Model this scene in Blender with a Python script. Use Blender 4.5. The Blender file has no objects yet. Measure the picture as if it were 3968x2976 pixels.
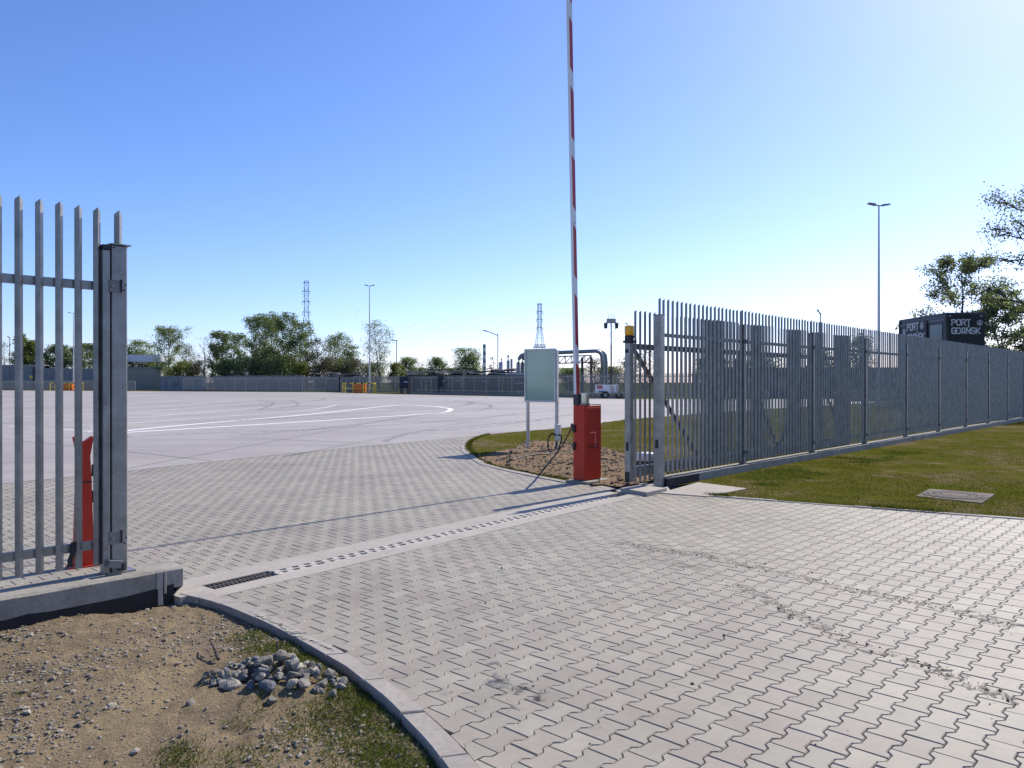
import bpy, bmesh, math, random
import numpy as np
from mathutils import Vector, Matrix
from mathutils.geometry import delaunay_2d_cdt

random.seed(7)
RNG = np.random.default_rng(7)
R = math.radians

# ------------------------------------------------------------------ camera, sky, sun, exposure
sc = bpy.context.scene
H0 = 1.6                       # eye height in metres
F0 = 3000.0                    # focal length in survey units (frame 3968 wide)
HZ = 1482.0                    # survey row of the horizon
cam_d = bpy.data.cameras.new('camera')
cam = bpy.data.objects.new('camera', cam_d)
sc.collection.objects.link(cam)
cam_d.sensor_width = 36.0
cam_d.lens = F0 / 3968.0 * 36.0
cam_d.clip_start = 0.05
cam_d.clip_end = 12000
cam.location = (0, 0, H0)
cam.rotation_euler = (R(90) - math.atan(6.0 / F0), 0, 0)
sc.camera = cam

SUN_AZ, SUN_EL = R(42.5), R(40)  # azimuth to the right of the view, elevation
world = bpy.data.worlds.new('World'); sc.world = world; world.use_nodes = True
wn = world.node_tree.nodes; wl = world.node_tree.links; wn.clear()
wo = wn.new('ShaderNodeOutputWorld'); wb = wn.new('ShaderNodeBackground')
sky = wn.new('ShaderNodeTexSky'); sky.sky_type = 'NISHITA'; sky.sun_disc = False
sky.sun_elevation = SUN_EL; sky.sun_rotation = SUN_AZ
sky.altitude = 0; sky.air_density = 0.8; sky.dust_density = 0.5; sky.ozone_density = 2.4
wb.inputs['Strength'].default_value = 0.138
tint = wn.new('ShaderNodeMix'); tint.data_type = 'RGBA'; tint.blend_type = 'MULTIPLY'; tint.inputs[0].default_value = 1.0
tint.inputs[7].default_value = (0.77, 0.872, 1.16, 1.0)       # clear spring air: less yellow, more blue
sep = wn.new('ShaderNodeSeparateColor'); comb = wn.new('ShaderNodeCombineColor'); wl.new(sky.outputs[0], sep.inputs[0])
for ch_i, (piv, gam) in enumerate(((2.9, 1.24), (4.4, 1.10), (6.0, 1.0))):     # deep blue away from the sun, pale towards it
    d_ = wn.new('ShaderNodeMath'); d_.operation = 'DIVIDE'; d_.inputs[1].default_value = piv; wl.new(sep.outputs[ch_i], d_.inputs[0])
    p_ = wn.new('ShaderNodeMath'); p_.operation = 'POWER'; p_.inputs[1].default_value = gam; wl.new(d_.outputs[0], p_.inputs[0])
    m_ = wn.new('ShaderNodeMath'); m_.operation = 'MULTIPLY'; m_.inputs[1].default_value = piv; wl.new(p_.outputs[0], m_.inputs[0])
    wl.new(m_.outputs[0], comb.inputs[ch_i])
wl.new(comb.outputs[0], tint.inputs[6]); wl.new(tint.outputs[2], wb.inputs[0]); wl.new(wb.outputs[0], wo.inputs[0])
sun_d = bpy.data.lights.new('sun', 'SUN'); sun_d.energy = 4.9; sun_d.angle = R(0.53)
sun_d.color = (1.0, 0.94, 0.85)
sun = bpy.data.objects.new('sun', sun_d); sc.collection.objects.link(sun)
sdir = Vector((math.sin(SUN_AZ) * math.cos(SUN_EL), math.cos(SUN_AZ) * math.cos(SUN_EL), math.sin(SUN_EL)))
sun.rotation_euler = sdir.to_track_quat('Z', 'Y').to_euler()
sun.location = sdir * 60
vs = sc.view_settings
vs.view_transform = 'Standard'; vs.look = 'None'; vs.gamma = 1.0; vs.exposure = 0.35
sc.cycles.max_bounces = 6; sc.cycles.transparent_max_bounces = 12
sc.cycles.use_denoising = True

# ------------------------------------------------------------------ survey helpers
def N(x, y, z=0.0):
    """point of the plane at height z that was surveyed at (x, y)"""
    Y = (H0 - z) * F0 / (y - HZ)
    return Vector(((x - 1984.0) / F0 * Y, Y, z))
def D(x, y, Y):
    """point surveyed at (x, y), Y metres away"""
    return Vector(((x - 1984.0) / F0 * Y, Y, H0 + (HZ - y) / F0 * Y))
GA = R(47.0)                                   # direction of the gate and fence line
U = Vector((math.cos(GA), math.sin(GA), 0)); NV = Vector((-math.sin(GA), math.cos(GA), 0))

def lin(r, g, b):
    f = lambda c: (c / 255 / 12.92) if c / 255 <= 0.04045 else ((c / 255 + 0.055) / 1.055) ** 2.4
    return (f(r), f(g), f(b), 1.0)

# ------------------------------------------------------------------ materials
MATS = {}
def newmat(name):
    m = bpy.data.materials.new(name); m.use_nodes = True
    nt = m.node_tree; nt.nodes.clear()
    out = nt.nodes.new('ShaderNodeOutputMaterial'); p = nt.nodes.new('ShaderNodeBsdfPrincipled')
    nt.links.new(p.outputs[0], out.inputs[0])
    MATS[name] = m
    return m, nt, p, out
def col4(c): return (c[0], c[1], c[2], 1.0)
def ramp(nt, fac, stops):
    r = nt.nodes.new('ShaderNodeValToRGB')
    e = r.color_ramp.elements
    e[0].position, e[0].color = stops[0][0], col4(stops[0][1])
    e[1].position, e[1].color = stops[-1][0], col4(stops[-1][1])
    for pos, c in stops[1:-1]:
        k = e.new(pos); k.color = col4(c)
    nt.links.new(fac, r.inputs[0]); return r.outputs[0]
def noise(nt, vec, scale, detail=6, rough=0.6, dist=0.0):
    n = nt.nodes.new('ShaderNodeTexNoise'); n.inputs['Scale'].default_value = scale
    n.inputs['Detail'].default_value = detail; n.inputs['Roughness'].default_value = rough
    n.inputs['Distortion'].default_value = dist
    if vec is not None: nt.links.new(vec, n.inputs['Vector'])
    return n.outputs['Fac']
def geo_pos(nt):
    g = nt.nodes.new('ShaderNodeNewGeometry'); return g.outputs['Position']
def obj_co(nt):
    g = nt.nodes.new('ShaderNodeTexCoord'); return g.outputs['Object']
def mapping(nt, vec, scale=(1, 1, 1), rot=(0, 0, 0)):
    m = nt.nodes.new('ShaderNodeMapping'); m.inputs['Scale'].default_value = scale
    m.inputs['Rotation'].default_value = rot; nt.links.new(vec, m.inputs['Vector']); return m.outputs[0]
def mix(nt, fac, a, b, mode='MIX'):
    m = nt.nodes.new('ShaderNodeMix'); m.data_type = 'RGBA'; m.blend_type = mode
    if isinstance(fac, (int, float)): m.inputs[0].default_value = fac
    else: nt.links.new(fac, m.inputs[0])
    for s, v in ((m.inputs[6], a), (m.inputs[7], b)):
        if isinstance(v, tuple): s.default_value = col4(v)
        else: nt.links.new(v, s)
    return m.outputs[2]
def bump(nt, p, h, strength=0.3, dist=0.01):
    b = nt.nodes.new('ShaderNodeBump'); b.inputs['Strength'].default_value = strength
    b.inputs['Distance'].default_value = dist; nt.links.new(h, b.inputs['Height'])
    nt.links.new(b.outputs[0], p.inputs['Normal'])
def math_n(nt, op, a, b=None):
    m = nt.nodes.new('ShaderNodeMath'); m.operation = op
    for i, v in enumerate((a, b)):
        if v is None: continue
        if isinstance(v, (int, float)): m.inputs[i].default_value = v
        else: nt.links.new(v, m.inputs[i])
    return m.outputs[0]

WARM = {'kerb_concrete', 'rock', 'rock_pale', 'pebble', 'clod', 'manhole_concrete', 'concrete_pale', 'drain_white', 'concrete', 'plinth_concrete', 'joint_sand'}
def wm(c): return (c[0], c[1] * 0.955, c[2] * 0.86)
def mottled(name, c1, c2, scale=4.0, rough=0.8, metal=0.0, bstr=0.0, bscale=60.0, bdist=0.004, c3=None, spec=0.5, fine=0.0, coord='pos'):
    """plain stuff with uneven colour and a little relief"""
    m, nt, p, o = newmat(name)
    v = geo_pos(nt) if coord == 'pos' else obj_co(nt)
    f = noise(nt, v, scale, 8, 0.65)
    if name in WARM: c1, c2 = wm(c1), wm(c2)
    st = [(0.32, c1), (0.68, c2)] if c3 is None else [(0.28, c1), (0.5, c2), (0.72, c3)]
    c = ramp(nt, f, st)
    if fine:
        f2 = noise(nt, v, scale * 14, 4, 0.7)
        k = ramp(nt, f2, [(0.3, (1 - fine,) * 3), (0.7, (1 + fine,) * 3)])
        c = mix(nt, 1.0, c, k, 'MULTIPLY')
    nt.links.new(c, p.inputs['Base Color'])
    p.inputs['Roughness'].default_value = rough; p.inputs['Metallic'].default_value = metal
    p.inputs['Specular IOR Level'].default_value = spec
    if bstr:
        bump(nt, p, noise(nt, v, bscale, 6, 0.7), bstr, bdist)
    return m

mottled('galvanised', (0.22, 0.214, 0.198), (0.36, 0.352, 0.33), 6.0, 0.42, 0.6, 0.15, 40, 0.001, fine=0.12)
mottled('galvanised_dull', (0.165, 0.16, 0.15), (0.27, 0.265, 0.25), 5.0, 0.48, 0.5, 0.1, 40, 0.001, fine=0.1)
mottled('aluminium', (0.50, 0.50, 0.48), (0.60, 0.60, 0.58), 3.0, 0.4, 0.3)
mottled('chrome', (0.55, 0.55, 0.53), (0.65, 0.65, 0.63), 5.0, 0.16, 0.95)
mottled('black_plastic', (0.012, 0.012, 0.013), (0.022, 0.022, 0.024), 20.0, 0.5)
mottled('red_paint', (0.47, 0.036, 0.018), (0.52, 0.043, 0.021), 2.5, 0.45, 0.0, 0.04, 25, 0.001, spec=0.3)
mottled('bright_red', (0.9, 0.30, 0.28), (0.92, 0.32, 0.30), 3, 0.5)
mottled('arm_red', (0.38, 0.012, 0.02), (0.44, 0.016, 0.024), 3, 0.45)
mottled('white_paint', (0.72, 0.72, 0.70), (0.80, 0.80, 0.78), 3, 0.4)
mottled('white_plastic', (0.70, 0.70, 0.70), (0.76, 0.76, 0.76), 3, 0.35)
mottled('amber', (0.85, 0.38, 0.01), (0.90, 0.45, 0.02), 6, 0.25)
mottled('yellow_paint', (0.62, 0.46, 0.03), (0.70, 0.53, 0.05), 3, 0.5)
mottled('orange_paint', (0.60, 0.14, 0.02), (0.70, 0.18, 0.03), 3, 0.55)
mottled('dark_cladding', (0.045, 0.052, 0.062), (0.06, 0.068, 0.08), 2, 0.45, fine=0.1)
mottled('grey_cladding', (0.13, 0.15, 0.165), (0.17, 0.19, 0.205), 0.5, 0.5, fine=0.05)
mottled('tan_cladding', (0.22, 0.21, 0.17), (0.27, 0.255, 0.21), 0.4, 0.7)
mottled('roof_white', (0.6, 0.6, 0.62), (0.7, 0.7, 0.72), 0.3, 0.4)
mottled('navy', (0.014, 0.018, 0.035), (0.024, 0.029, 0.05), 0.8, 0.55)
mottled('window_blue', (0.10, 0.14, 0.16), (0.15, 0.19, 0.21), 2, 0.12)
mottled('sign_black', (0.008, 0.008, 0.011), (0.013, 0.013, 0.016), 2, 0.5)
mottled('sign_letter', (0.62, 0.62, 0.64), (0.7, 0.7, 0.72), 2, 0.5)
mottled('pipe_lagging', (0.20, 0.22, 0.225), (0.30, 0.32, 0.325), 1.5, 0.4, 0.4)
mottled('dark_steel', (0.03, 0.032, 0.035), (0.06, 0.06, 0.065), 3, 0.6)
mottled('pylon_hazed', (0.24, 0.30, 0.38), (0.29, 0.35, 0.44), 0.3, 0.7)  # steel with the pale blue of distance haze painted into its colour
mottled('rubber', (0.015, 0.015, 0.016), (0.03, 0.03, 0.03), 9, 0.8)
mottled('bitumen', (0.006, 0.006, 0.006), (0.014, 0.014, 0.013), 8, 0.75, 0, 0.4, 60, 0.003)
mottled('concrete', (0.19, 0.182, 0.165), (0.29, 0.28, 0.26), 3.5, 0.88, 0, 0.4, 60, 0.004, fine=0.14)
mottled('concrete_pale', (0.30, 0.28, 0.262), (0.375, 0.352, 0.33), 2.0, 0.88, 0, 0.3, 80, 0.002, fine=0.10)
mottled('drain_white', (0.39, 0.37, 0.35), (0.46, 0.44, 0.415), 3.0, 0.8, 0, 0.2, 80, 0.002, fine=0.08)
mottled('cast_iron', (0.06, 0.055, 0.05), (0.12, 0.105, 0.095), 12, 0.85, 0.0, spec=0.15)
mottled('void', (0.006, 0.006, 0.006), (0.012, 0.012, 0.012), 9, 0.9)
mottled('wall_panel', (0.10, 0.11, 0.12), (0.23, 0.24, 0.25), 0.35, 0.85, c3=(0.17, 0.18, 0.19), fine=0.15)
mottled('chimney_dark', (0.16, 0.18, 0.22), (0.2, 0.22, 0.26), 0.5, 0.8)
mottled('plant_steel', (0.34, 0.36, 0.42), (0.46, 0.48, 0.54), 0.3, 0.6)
mottled('timber_pale', (0.22, 0.18, 0.14), (0.50, 0.44, 0.36), 0.9, 0.8, coord='pos', fine=0.3)
mottled('timber_dark', (0.018, 0.014, 0.012), (0.06, 0.045, 0.035), 1.5, 0.9, fine=0.3)
mottled('bark', (0.05, 0.042, 0.034), (0.11, 0.095, 0.08), 3, 0.9)
mottled('bark_pale', (0.12, 0.11, 0.10), (0.22, 0.205, 0.19), 2, 0.9)
mottled('rock', (0.115, 0.11, 0.10), (0.29, 0.275, 0.25), 14, 0.9, 0, 0.9, 70, 0.01, fine=0.3)
mottled('rock_pale', (0.24, 0.222, 0.195), (0.42, 0.395, 0.35), 14, 0.9, 0, 0.8, 60, 0.01, fine=0.2)
mottled('rock_slate', (0.075, 0.08, 0.09), (0.13, 0.135, 0.15), 9, 0.8, 0, 0.6, 40, 0.008, fine=0.2)
mottled('joint_sand', (0.09, 0.082, 0.074), (0.19, 0.172, 0.155), 5, 0.95, 0, 0.5, 120, 0.004)
mottled('road_paint', (0.72, 0.72, 0.71), (0.82, 0.82, 0.81), 6, 0.7, fine=0.1)
mottled('pebble', (0.15, 0.135, 0.115), (0.31, 0.28, 0.24), 18, 0.9, fine=0.3)
mottled('worn_paint', (0.40, 0.39, 0.385), (0.66, 0.655, 0.65), 1.2, 0.75, fine=0.2)
mottled('manhole_concrete', (0.12, 0.105, 0.092), (0.21, 0.188, 0.168), 9, 0.95, 0, 0.5, 50, 0.006, fine=0.25, spec=0.1)
mottled('plinth_concrete', (0.20, 0.19, 0.17), (0.32, 0.31, 0.285), 3.5, 0.9, 0, 0.4, 60, 0.004, fine=0.2)
mottled('twig', (0.035, 0.027, 0.022), (0.07, 0.055, 0.045), 30, 0.9)
mottled('tarmac_line', (0.07, 0.066, 0.064), (0.13, 0.125, 0.12), 4, 0.9)
mottled('bird', (0.03, 0.03, 0.035), (0.06, 0.06, 0.065), 3, 0.8)

# glass front of the notice board
m, nt, p, o = newmat('board_glass')
c = ramp(nt, noise(nt, geo_pos(nt), 1.6, 3, 0.5), [(0.3, lin(146, 178, 160)), (0.7, lin(164, 192, 174))])
nt.links.new(c, p.inputs['Base Color']); p.inputs['Roughness'].default_value = 0.08
p.inputs['Coat Weight'].default_value = 0.5; p.inputs['Coat Roughness'].default_value = 0.03

# pavers: concrete blocks of slightly different tone
def paver_mat(name, src):
    m, nt, p, o = newmat(name)
    if src == 'object':
        oi = nt.nodes.new('ShaderNodeObjectInfo'); rnd = oi.outputs['Random']
    else:
        a = nt.nodes.new('ShaderNodeAttribute'); a.attribute_name = 'tone'; rnd = a.outputs['Fac']
    base = ramp(nt, rnd, [(k_, (c_[0] * 0.89, c_[1] * 0.85, c_[2] * 0.71)) for k_, c_ in [(0.0, (0.285, 0.262, 0.252)), (0.2, (0.33, 0.299, 0.288)), (0.4, (0.315, 0.303, 0.286)), (0.6, (0.342, 0.312, 0.298)), (0.8, (0.328, 0.314, 0.296)), (1.0, (0.375, 0.352, 0.334))]])
    pos = geo_pos(nt)
    big = ramp(nt, noise(nt, pos, 0.55, 5, 0.6), [(0.28, (0.84, 0.82, 0.82)), (0.5, (1, 1, 1)), (0.75, (1.12, 1.12, 1.10))])
    c = mix(nt, 1.0, base, big, 'MULTIPLY')
    sm = ramp(nt, noise(nt, pos, 9, 6, 0.7), [(0.3, (0.90, 0.90, 0.90)), (0.6, (1.04, 1.04, 1.03))])
    c = mix(nt, 1.0, c, sm, 'MULTIPLY')
    gr = ramp(nt, noise(nt, pos, 260, 3, 0.8), [(0.25, (0.82, 0.82, 0.82)), (0.7, (1.12, 1.12, 1.12))])
    c = mix(nt, 0.7, c, gr, 'MULTIPLY')
    nt.links.new(c, p.inputs['Base Color'])
    p.inputs['Roughness'].default_value = 0.64
    p.inputs['Specular IOR Level'].default_value = 0.29
    bump(nt, p, noise(nt, pos, 320, 4, 0.7), 0.35, 0.0015)
    return m
paver_mat('paver_single', 'object'); paver_mat('paver_mass', 'attr')

# yard concrete with faint wheel streaks
m, nt, p, o = newmat('yard_concrete')
pos = geo_pos(nt)
big = ramp(nt, noise(nt, pos, 0.09, 5, 0.55), [(0.3, (0.272, 0.238, 0.212)), (0.5, (0.335, 0.300, 0.264)), (0.72, (0.38, 0.347, 0.302))])
st = ramp(nt, noise(nt, mapping(nt, pos, (0.10, 0.9, 1), (0, 0, R(-38))), 1.2, 6, 0.7, 1.2), [(0.3, (0.80, 0.80, 0.81)), (0.55, (1.03, 1.03, 1.03))])
c = mix(nt, 1.0, big, st, 'MULTIPLY')
fi = ramp(nt, noise(nt, pos, 26, 6, 0.75), [(0.3, (0.9, 0.9, 0.9)), (0.7, (1.07, 1.07, 1.07))])
c = mix(nt, 1.0, c, fi, 'MULTIPLY')
nt.links.new(c, p.inputs['Base Color']); p.inputs['Roughness'].default_value = 0.7
bump(nt, p, noise(nt, pos, 90, 5, 0.7), 0.25, 0.003)

# lawns, soil, far ground
def ground_mat(name, stops, s1, s2, fine_lo, fine_hi, fscale, bst, bdist):
    m, nt, p, o = newmat(name)
    pos = geo_pos(nt)
    stops = [(k_, wm(c_)) for k_, c_ in stops]
    f1 = noise(nt, pos, s1, 6, 0.6, 0.4); f2 = noise(nt, pos, s2, 6, 0.7)
    f = math_n(nt, 'ADD', math_n(nt, 'MULTIPLY', f1, 0.55), math_n(nt, 'MULTIPLY', f2, 0.45))
    c = ramp(nt, f, stops)
    k = ramp(nt, noise(nt, pos, fscale, 5, 0.8), [(0.28, (fine_lo,) * 3), (0.72, (fine_hi,) * 3)])
    c = mix(nt, 1.0, c, k, 'MULTIPLY')
    nt.links.new(c, p.inputs['Base Color']); p.inputs['Roughness'].default_value = 0.95
    p.inputs['Specular IOR Level'].default_value = 0.0
    bump(nt, p, noise(nt, pos, fscale * 0.7, 6, 0.75), bst, bdist)
    return m
ground_mat('lawn_soil', [(0.36, (0.18, 0.15, 0.11)), (0.44, (0.13, 0.11, 0.055)), (0.5, (0.094, 0.092, 0.022)), (0.58, (0.074, 0.084, 0.014)), (0.68, (0.12, 0.112, 0.028))], 0.42, 2.6, 0.6, 1.35, 45, 0.7, 0.015)
ground_mat('soil', [(0.34, (0.12, 0.102, 0.08)), (0.45, (0.23, 0.188, 0.135)), (0.56, (0.30, 0.242, 0.165)), (0.68, (0.37, 0.305, 0.195))], 0.9, 9, 0.5, 1.35, 80, 1.0, 0.02)
ground_mat('soil_red', [(0.36, (0.13, 0.105, 0.08)), (0.46, (0.21, 0.165, 0.12)), (0.6, (0.30, 0.205, 0.14)), (0.7, (0.33, 0.23, 0.155))], 0.7, 4, 0.55, 1.35, 50, 0.9, 0.02)
ground_mat('far_ground', [(0.35, (0.10, 0.09, 0.05)), (0.55, (0.07, 0.085, 0.025)), (0.7, (0.085, 0.10, 0.03))], 0.05, 0.6, 0.7, 1.25, 8, 0.4, 0.05)

def leafy(name, lo, mid, hi, trans=0.35):
    m = bpy.data.materials.new(name); m.use_nodes = True; MATS[name] = m
    nt = m.node_tree; nt.nodes.clear()
    out = nt.nodes.new('ShaderNodeOutputMaterial')
    a = nt.nodes.new('ShaderNodeAttribute'); a.attribute_name = 'tone'
    c = ramp(nt, a.outputs['Fac'], [(0.0, lo), (0.5, mid), (1.0, hi)])
    d = nt.nodes.new('ShaderNodeBsdfDiffuse'); t = nt.nodes.new('ShaderNodeBsdfTranslucent')
    nt.links.new(c, d.inputs[0])
    nt.links.new(mix(nt, 1.0, c, (1.0, 1.15, 0.5), 'MULTIPLY'), t.inputs[0])
    mx = nt.nodes.new('ShaderNodeMixShader'); mx.inputs[0].default_value = trans
    nt.links.new(d.outputs[0], mx.inputs[1]); nt.links.new(t.outputs[0], mx.inputs[2])
    nt.links.new(mx.outputs[0], out.inputs[0])
leafy('leaf_mid', (0.095, 0.115, 0.072), (0.165, 0.19, 0.115), (0.26, 0.285, 0.185), 0.55)
leafy('leaf_pale', (0.13, 0.15, 0.10), (0.20, 0.225, 0.15), (0.30, 0.32, 0.23), 0.55)
leafy('leaf_yellow', (0.10, 0.11, 0.042), (0.165, 0.17, 0.06), (0.25, 0.25, 0.095), 0.55)
leafy('leaf_grey', (0.10, 0.105, 0.085), (0.16, 0.165, 0.135), (0.23, 0.235, 0.19), 0.45)
leafy('leaf_brown', (0.085, 0.075, 0.06), (0.125, 0.112, 0.088), (0.17, 0.15, 0.115))
leafy('leaf_dark', (0.08, 0.09, 0.06), (0.15, 0.16, 0.11), (0.28, 0.29, 0.20), 0.5)
leafy('grass_blade', (0.060, 0.064, 0.014), (0.092, 0.094, 0.020), (0.155, 0.14, 0.045), 0.35)
leafy('grass_lush', (0.06, 0.072, 0.018), (0.095, 0.112, 0.026), (0.15, 0.155, 0.05), 0.35)

# stains: thin dried film, seen only where its own pattern has it
def stain(name, c, cover, scale, stretch=(1, 1, 1), rough=0.9):
    m = bpy.data.materials.new(name); m.use_nodes = True; MATS[name] = m
    nt = m.node_tree; nt.nodes.clear()
    out = nt.nodes.new('ShaderNodeOutputMaterial')
    at = nt.nodes.new('ShaderNodeAttribute'); at.attribute_name = 'edge'
    pos = geo_pos(nt)
    f = noise(nt, mapping(nt, pos, stretch), scale, 7, 0.72)
    g = math_n(nt, 'MULTIPLY', f, at.outputs['Fac'])
    r = nt.nodes.new('ShaderNodeMapRange'); r.inputs[1].default_value = cover; r.inputs[2].default_value = cover + 0.13
    nt.links.new(g, r.inputs[0])
    p = nt.nodes.new('ShaderNodeBsdfPrincipled'); p.inputs['Base Color'].default_value = col4(c); p.inputs['Roughness'].default_value = rough
    t = nt.nodes.new('ShaderNodeBsdfTransparent'); mx = nt.nodes.new('ShaderNodeMixShader')
    nt.links.new(r.outputs[0], mx.inputs[0]); nt.links.new(t.outputs[0], mx.inputs[1]); nt.links.new(p.outputs[0], mx.inputs[2])
    nt.links.new(mx.outputs[0], out.inputs[0])
stain('mud', (0.155, 0.135, 0.11), 0.50, 16)
stain('oil', (0.17, 0.165, 0.165), 0.50, 7)
stain('tyre_black', (0.27, 0.26, 0.262), 0.47, 4)
stain('pale_dust', (0.36, 0.335, 0.28), 0.45, 12)

# ------------------------------------------------------------------ mesh helpers
COL = sc.collection
class MB:
    def __init__(s): s.v = []; s.f = []
    def add(s, vs, fs):
        o = len(s.v); s.v += [tuple(p) for p in vs]; s.f += [tuple(i + o for i in q) for q in fs]; return s
    def box(s, c, d, rz=0.0, ry=0.0, rx=0.0):
        M = Matrix.Translation(Vector(c)) @ Matrix.Rotation(rz, 4, 'Z') @ Matrix.Rotation(ry, 4, 'Y') @ Matrix.Rotation(rx, 4, 'X')
        h = [k / 2 for k in d]
        vs = [M @ Vector((x * h[0], y * h[1], z * h[2])) for x in (-1, 1) for y in (-1, 1) for z in (-1, 1)]
        return s.add(vs, [(0, 1, 3, 2), (4, 6, 7, 5), (0, 4, 5, 1), (2, 3, 7, 6), (0, 2, 6, 4), (1, 5, 7, 3)])
    def bevel_box(s, c, d, b=0.01, rz=0.0, ry=0.0):
        bm = bmesh.new(); bmesh.ops.create_cube(bm, size=1.0)
        bmesh.ops.scale(bm, vec=d, verts=bm.verts)
        bmesh.ops.bevel(bm, geom=list(bm.edges), offset=b, segments=2, affect='EDGES', profile=0.5)
        M = Matrix.Translation(Vector(c)) @ Matrix.Rotation(rz, 4, 'Z') @ Matrix.Rotation(ry, 4, 'Y')
        bm.verts.index_update()
        s.add([M @ v.co for v in bm.verts], [[v.index for v in f.verts] for f in bm.faces]); bm.free(); return s
    def tube(s, pts, r, n=8, caps=True):
        pts = [Vector(p) for p in pts]; rs = r if isinstance(r, (list, tuple)) else [r] * len(pts)
        rings = []
        for i, p in enumerate(pts):
            d = (pts[min(i + 1, len(pts) - 1)] - pts[max(i - 1, 0)]).normalized()
            a = Vector((0, 0, 1)) if abs(d.z) < 0.95 else Vector((1, 0, 0))
            x = d.cross(a).normalized(); y = d.cross(x).normalized()
            rings.append([p + (x * math.cos(2 * math.pi * k / n) + y * math.sin(2 * math.pi * k / n)) * rs[i] for k in range(n)])
        fs = []
        for i in range(len(pts) - 1):
            for k in range(n):
                a, b = i * n + k, i * n + (k + 1) % n
                fs.append((a, b, b + n, a + n))
        if caps:
            fs.append(tuple(range(n))[::-1]); fs.append(tuple((len(pts) - 1) * n + k for k in range(n)))
        return s.add([q for g in rings for q in g], fs)
    def bar(s, a, b, w, t=None):
        """straight square bar from a to b"""
        a, b = Vector(a), Vector(b); d = (b - a); L = d.length; d.normalize()
        up = Vector((0, 0, 1)) if abs(d.z) < 0.95 else Vector((0, 1, 0))
        x = d.cross(up).normalized(); y = x.cross(d).normalized(); t = t or w
        vs = []
        for e in (a, b):
            for i, j in ((-1, -1), (1, -1), (1, 1), (-1, 1)):
                vs.append(e + x * (i * w / 2) + y * (j * t / 2))
        return s.add(vs, [(0, 1, 2, 3), (7, 6, 5, 4), (0, 4, 5, 1), (1, 5, 6, 2), (2, 6, 7, 3), (3, 7, 4, 0)])
    def prism(s, poly, z0, z1):
        """vertical prism over a plan polygon"""
        n = len(poly); a = sum(poly[i][0] * poly[(i + 1) % n][1] - poly[(i + 1) % n][0] * poly[i][1] for i in range(n))
        if a < 0: poly = poly[::-1]
        vs = [(p[0], p[1], z0) for p in poly] + [(p[0], p[1], z1) for p in poly]
        fs = [tuple(range(n))[::-1], tuple(range(n, 2 * n))] + [(i, (i + 1) % n, (i + 1) % n + n, i + n) for i in range(n)]
        return s.add(vs, fs)
    def side(s, poly, y0, y1):
        """prism of an x-z outline along y"""
        n = len(poly)
        vs = [(p[0], y0, p[1]) for p in poly] + [(p[0], y1, p[1]) for p in poly]
        fs = [tuple(range(n)), tuple(range(n, 2 * n))[::-1]] + [(i, i + n, (i + 1) % n + n, (i + 1) % n) for i in range(n)]
        return s.add(vs, fs)
    def mesh(s, name, mat, smooth=False):
        me = bpy.data.meshes.new(name); me.from_pydata(s.v, [], s.f)
        bm = bmesh.new(); bm.from_mesh(me); bmesh.ops.recalc_face_normals(bm, faces=bm.faces); bm.to_mesh(me); bm.free()
        me.materials.append(MATS[mat])
        if smooth: me.polygons.foreach_set('use_smooth', [True] * len(me.polygons))
        me.update(); return me
    def build(s, name, mat, parent=None, loc=(0, 0, 0), smooth=False, rz=0.0):
        return put(name, s.mesh(name, mat, smooth), parent, loc, rz)
def put(name, me, parent=None, loc=(0, 0, 0), rz=0.0):
    o = bpy.data.objects.new(name, me); COL.objects.link(o)
    o.location = loc; o.rotation_euler = (0, 0, rz)
    if parent is not None: o.parent = parent
    return o
def smooth_some(o, angle=35):
    me = o.data
    me.polygons.foreach_set('use_smooth', [True] * len(me.polygons))
    bm = bmesh.new(); bm.from_mesh(me)
    for e in bm.edges:
        if len(e.link_faces) == 2 and e.calc_face_angle(0) > R(angle): e.smooth = False
    bm.to_mesh(me); bm.free(); return o
def thing(name, label, cat, loc=(0, 0, 0), rz=0.0, group=None):
    o = bpy.data.objects.new(name, None); COL.objects.link(o); o.empty_display_size = 0.2
    o.location = loc; o.rotation_euler = (0, 0, rz)
    return tag(o, label, cat, group)
def tag(o, label, cat, group=None):
    o['label'] = label; o['category'] = cat
    if group: o['group'] = group
    return o
def struct(o): o['kind'] = 'structure'; return o
def copy_tree(o, parent=None):
    c = o.copy(); COL.objects.link(c)
    if parent is not None: c.parent = parent
    for ch in o.children: copy_tree(ch, c)
    return c
def inside(p, poly):
    x, y = p[0], p[1]; r = False; n = len(poly); j = n - 1
    for i in range(n):
        xi, yi = poly[i][0], poly[i][1]; xj, yj = poly[j][0], poly[j][1]
        if (yi > y) != (yj > y) and x < (xj - xi) * (y - yi) / (yj - yi) + xi: r = not r
        j = i
    return r
def inside_np(P, poly):
    x, y = P[:, 0], P[:, 1]; r = np.zeros(len(P), bool); n = len(poly); j = n - 1
    for i in range(n):
        xi, yi = poly[i][0], poly[i][1]; xj, yj = poly[j][0], poly[j][1]
        if yi != yj:
            c = ((yi > y) != (yj > y)) & (x < (xj - xi) * (y - yi) / (yj - yi) + xi); r ^= c
        j = i
    return r
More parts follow.
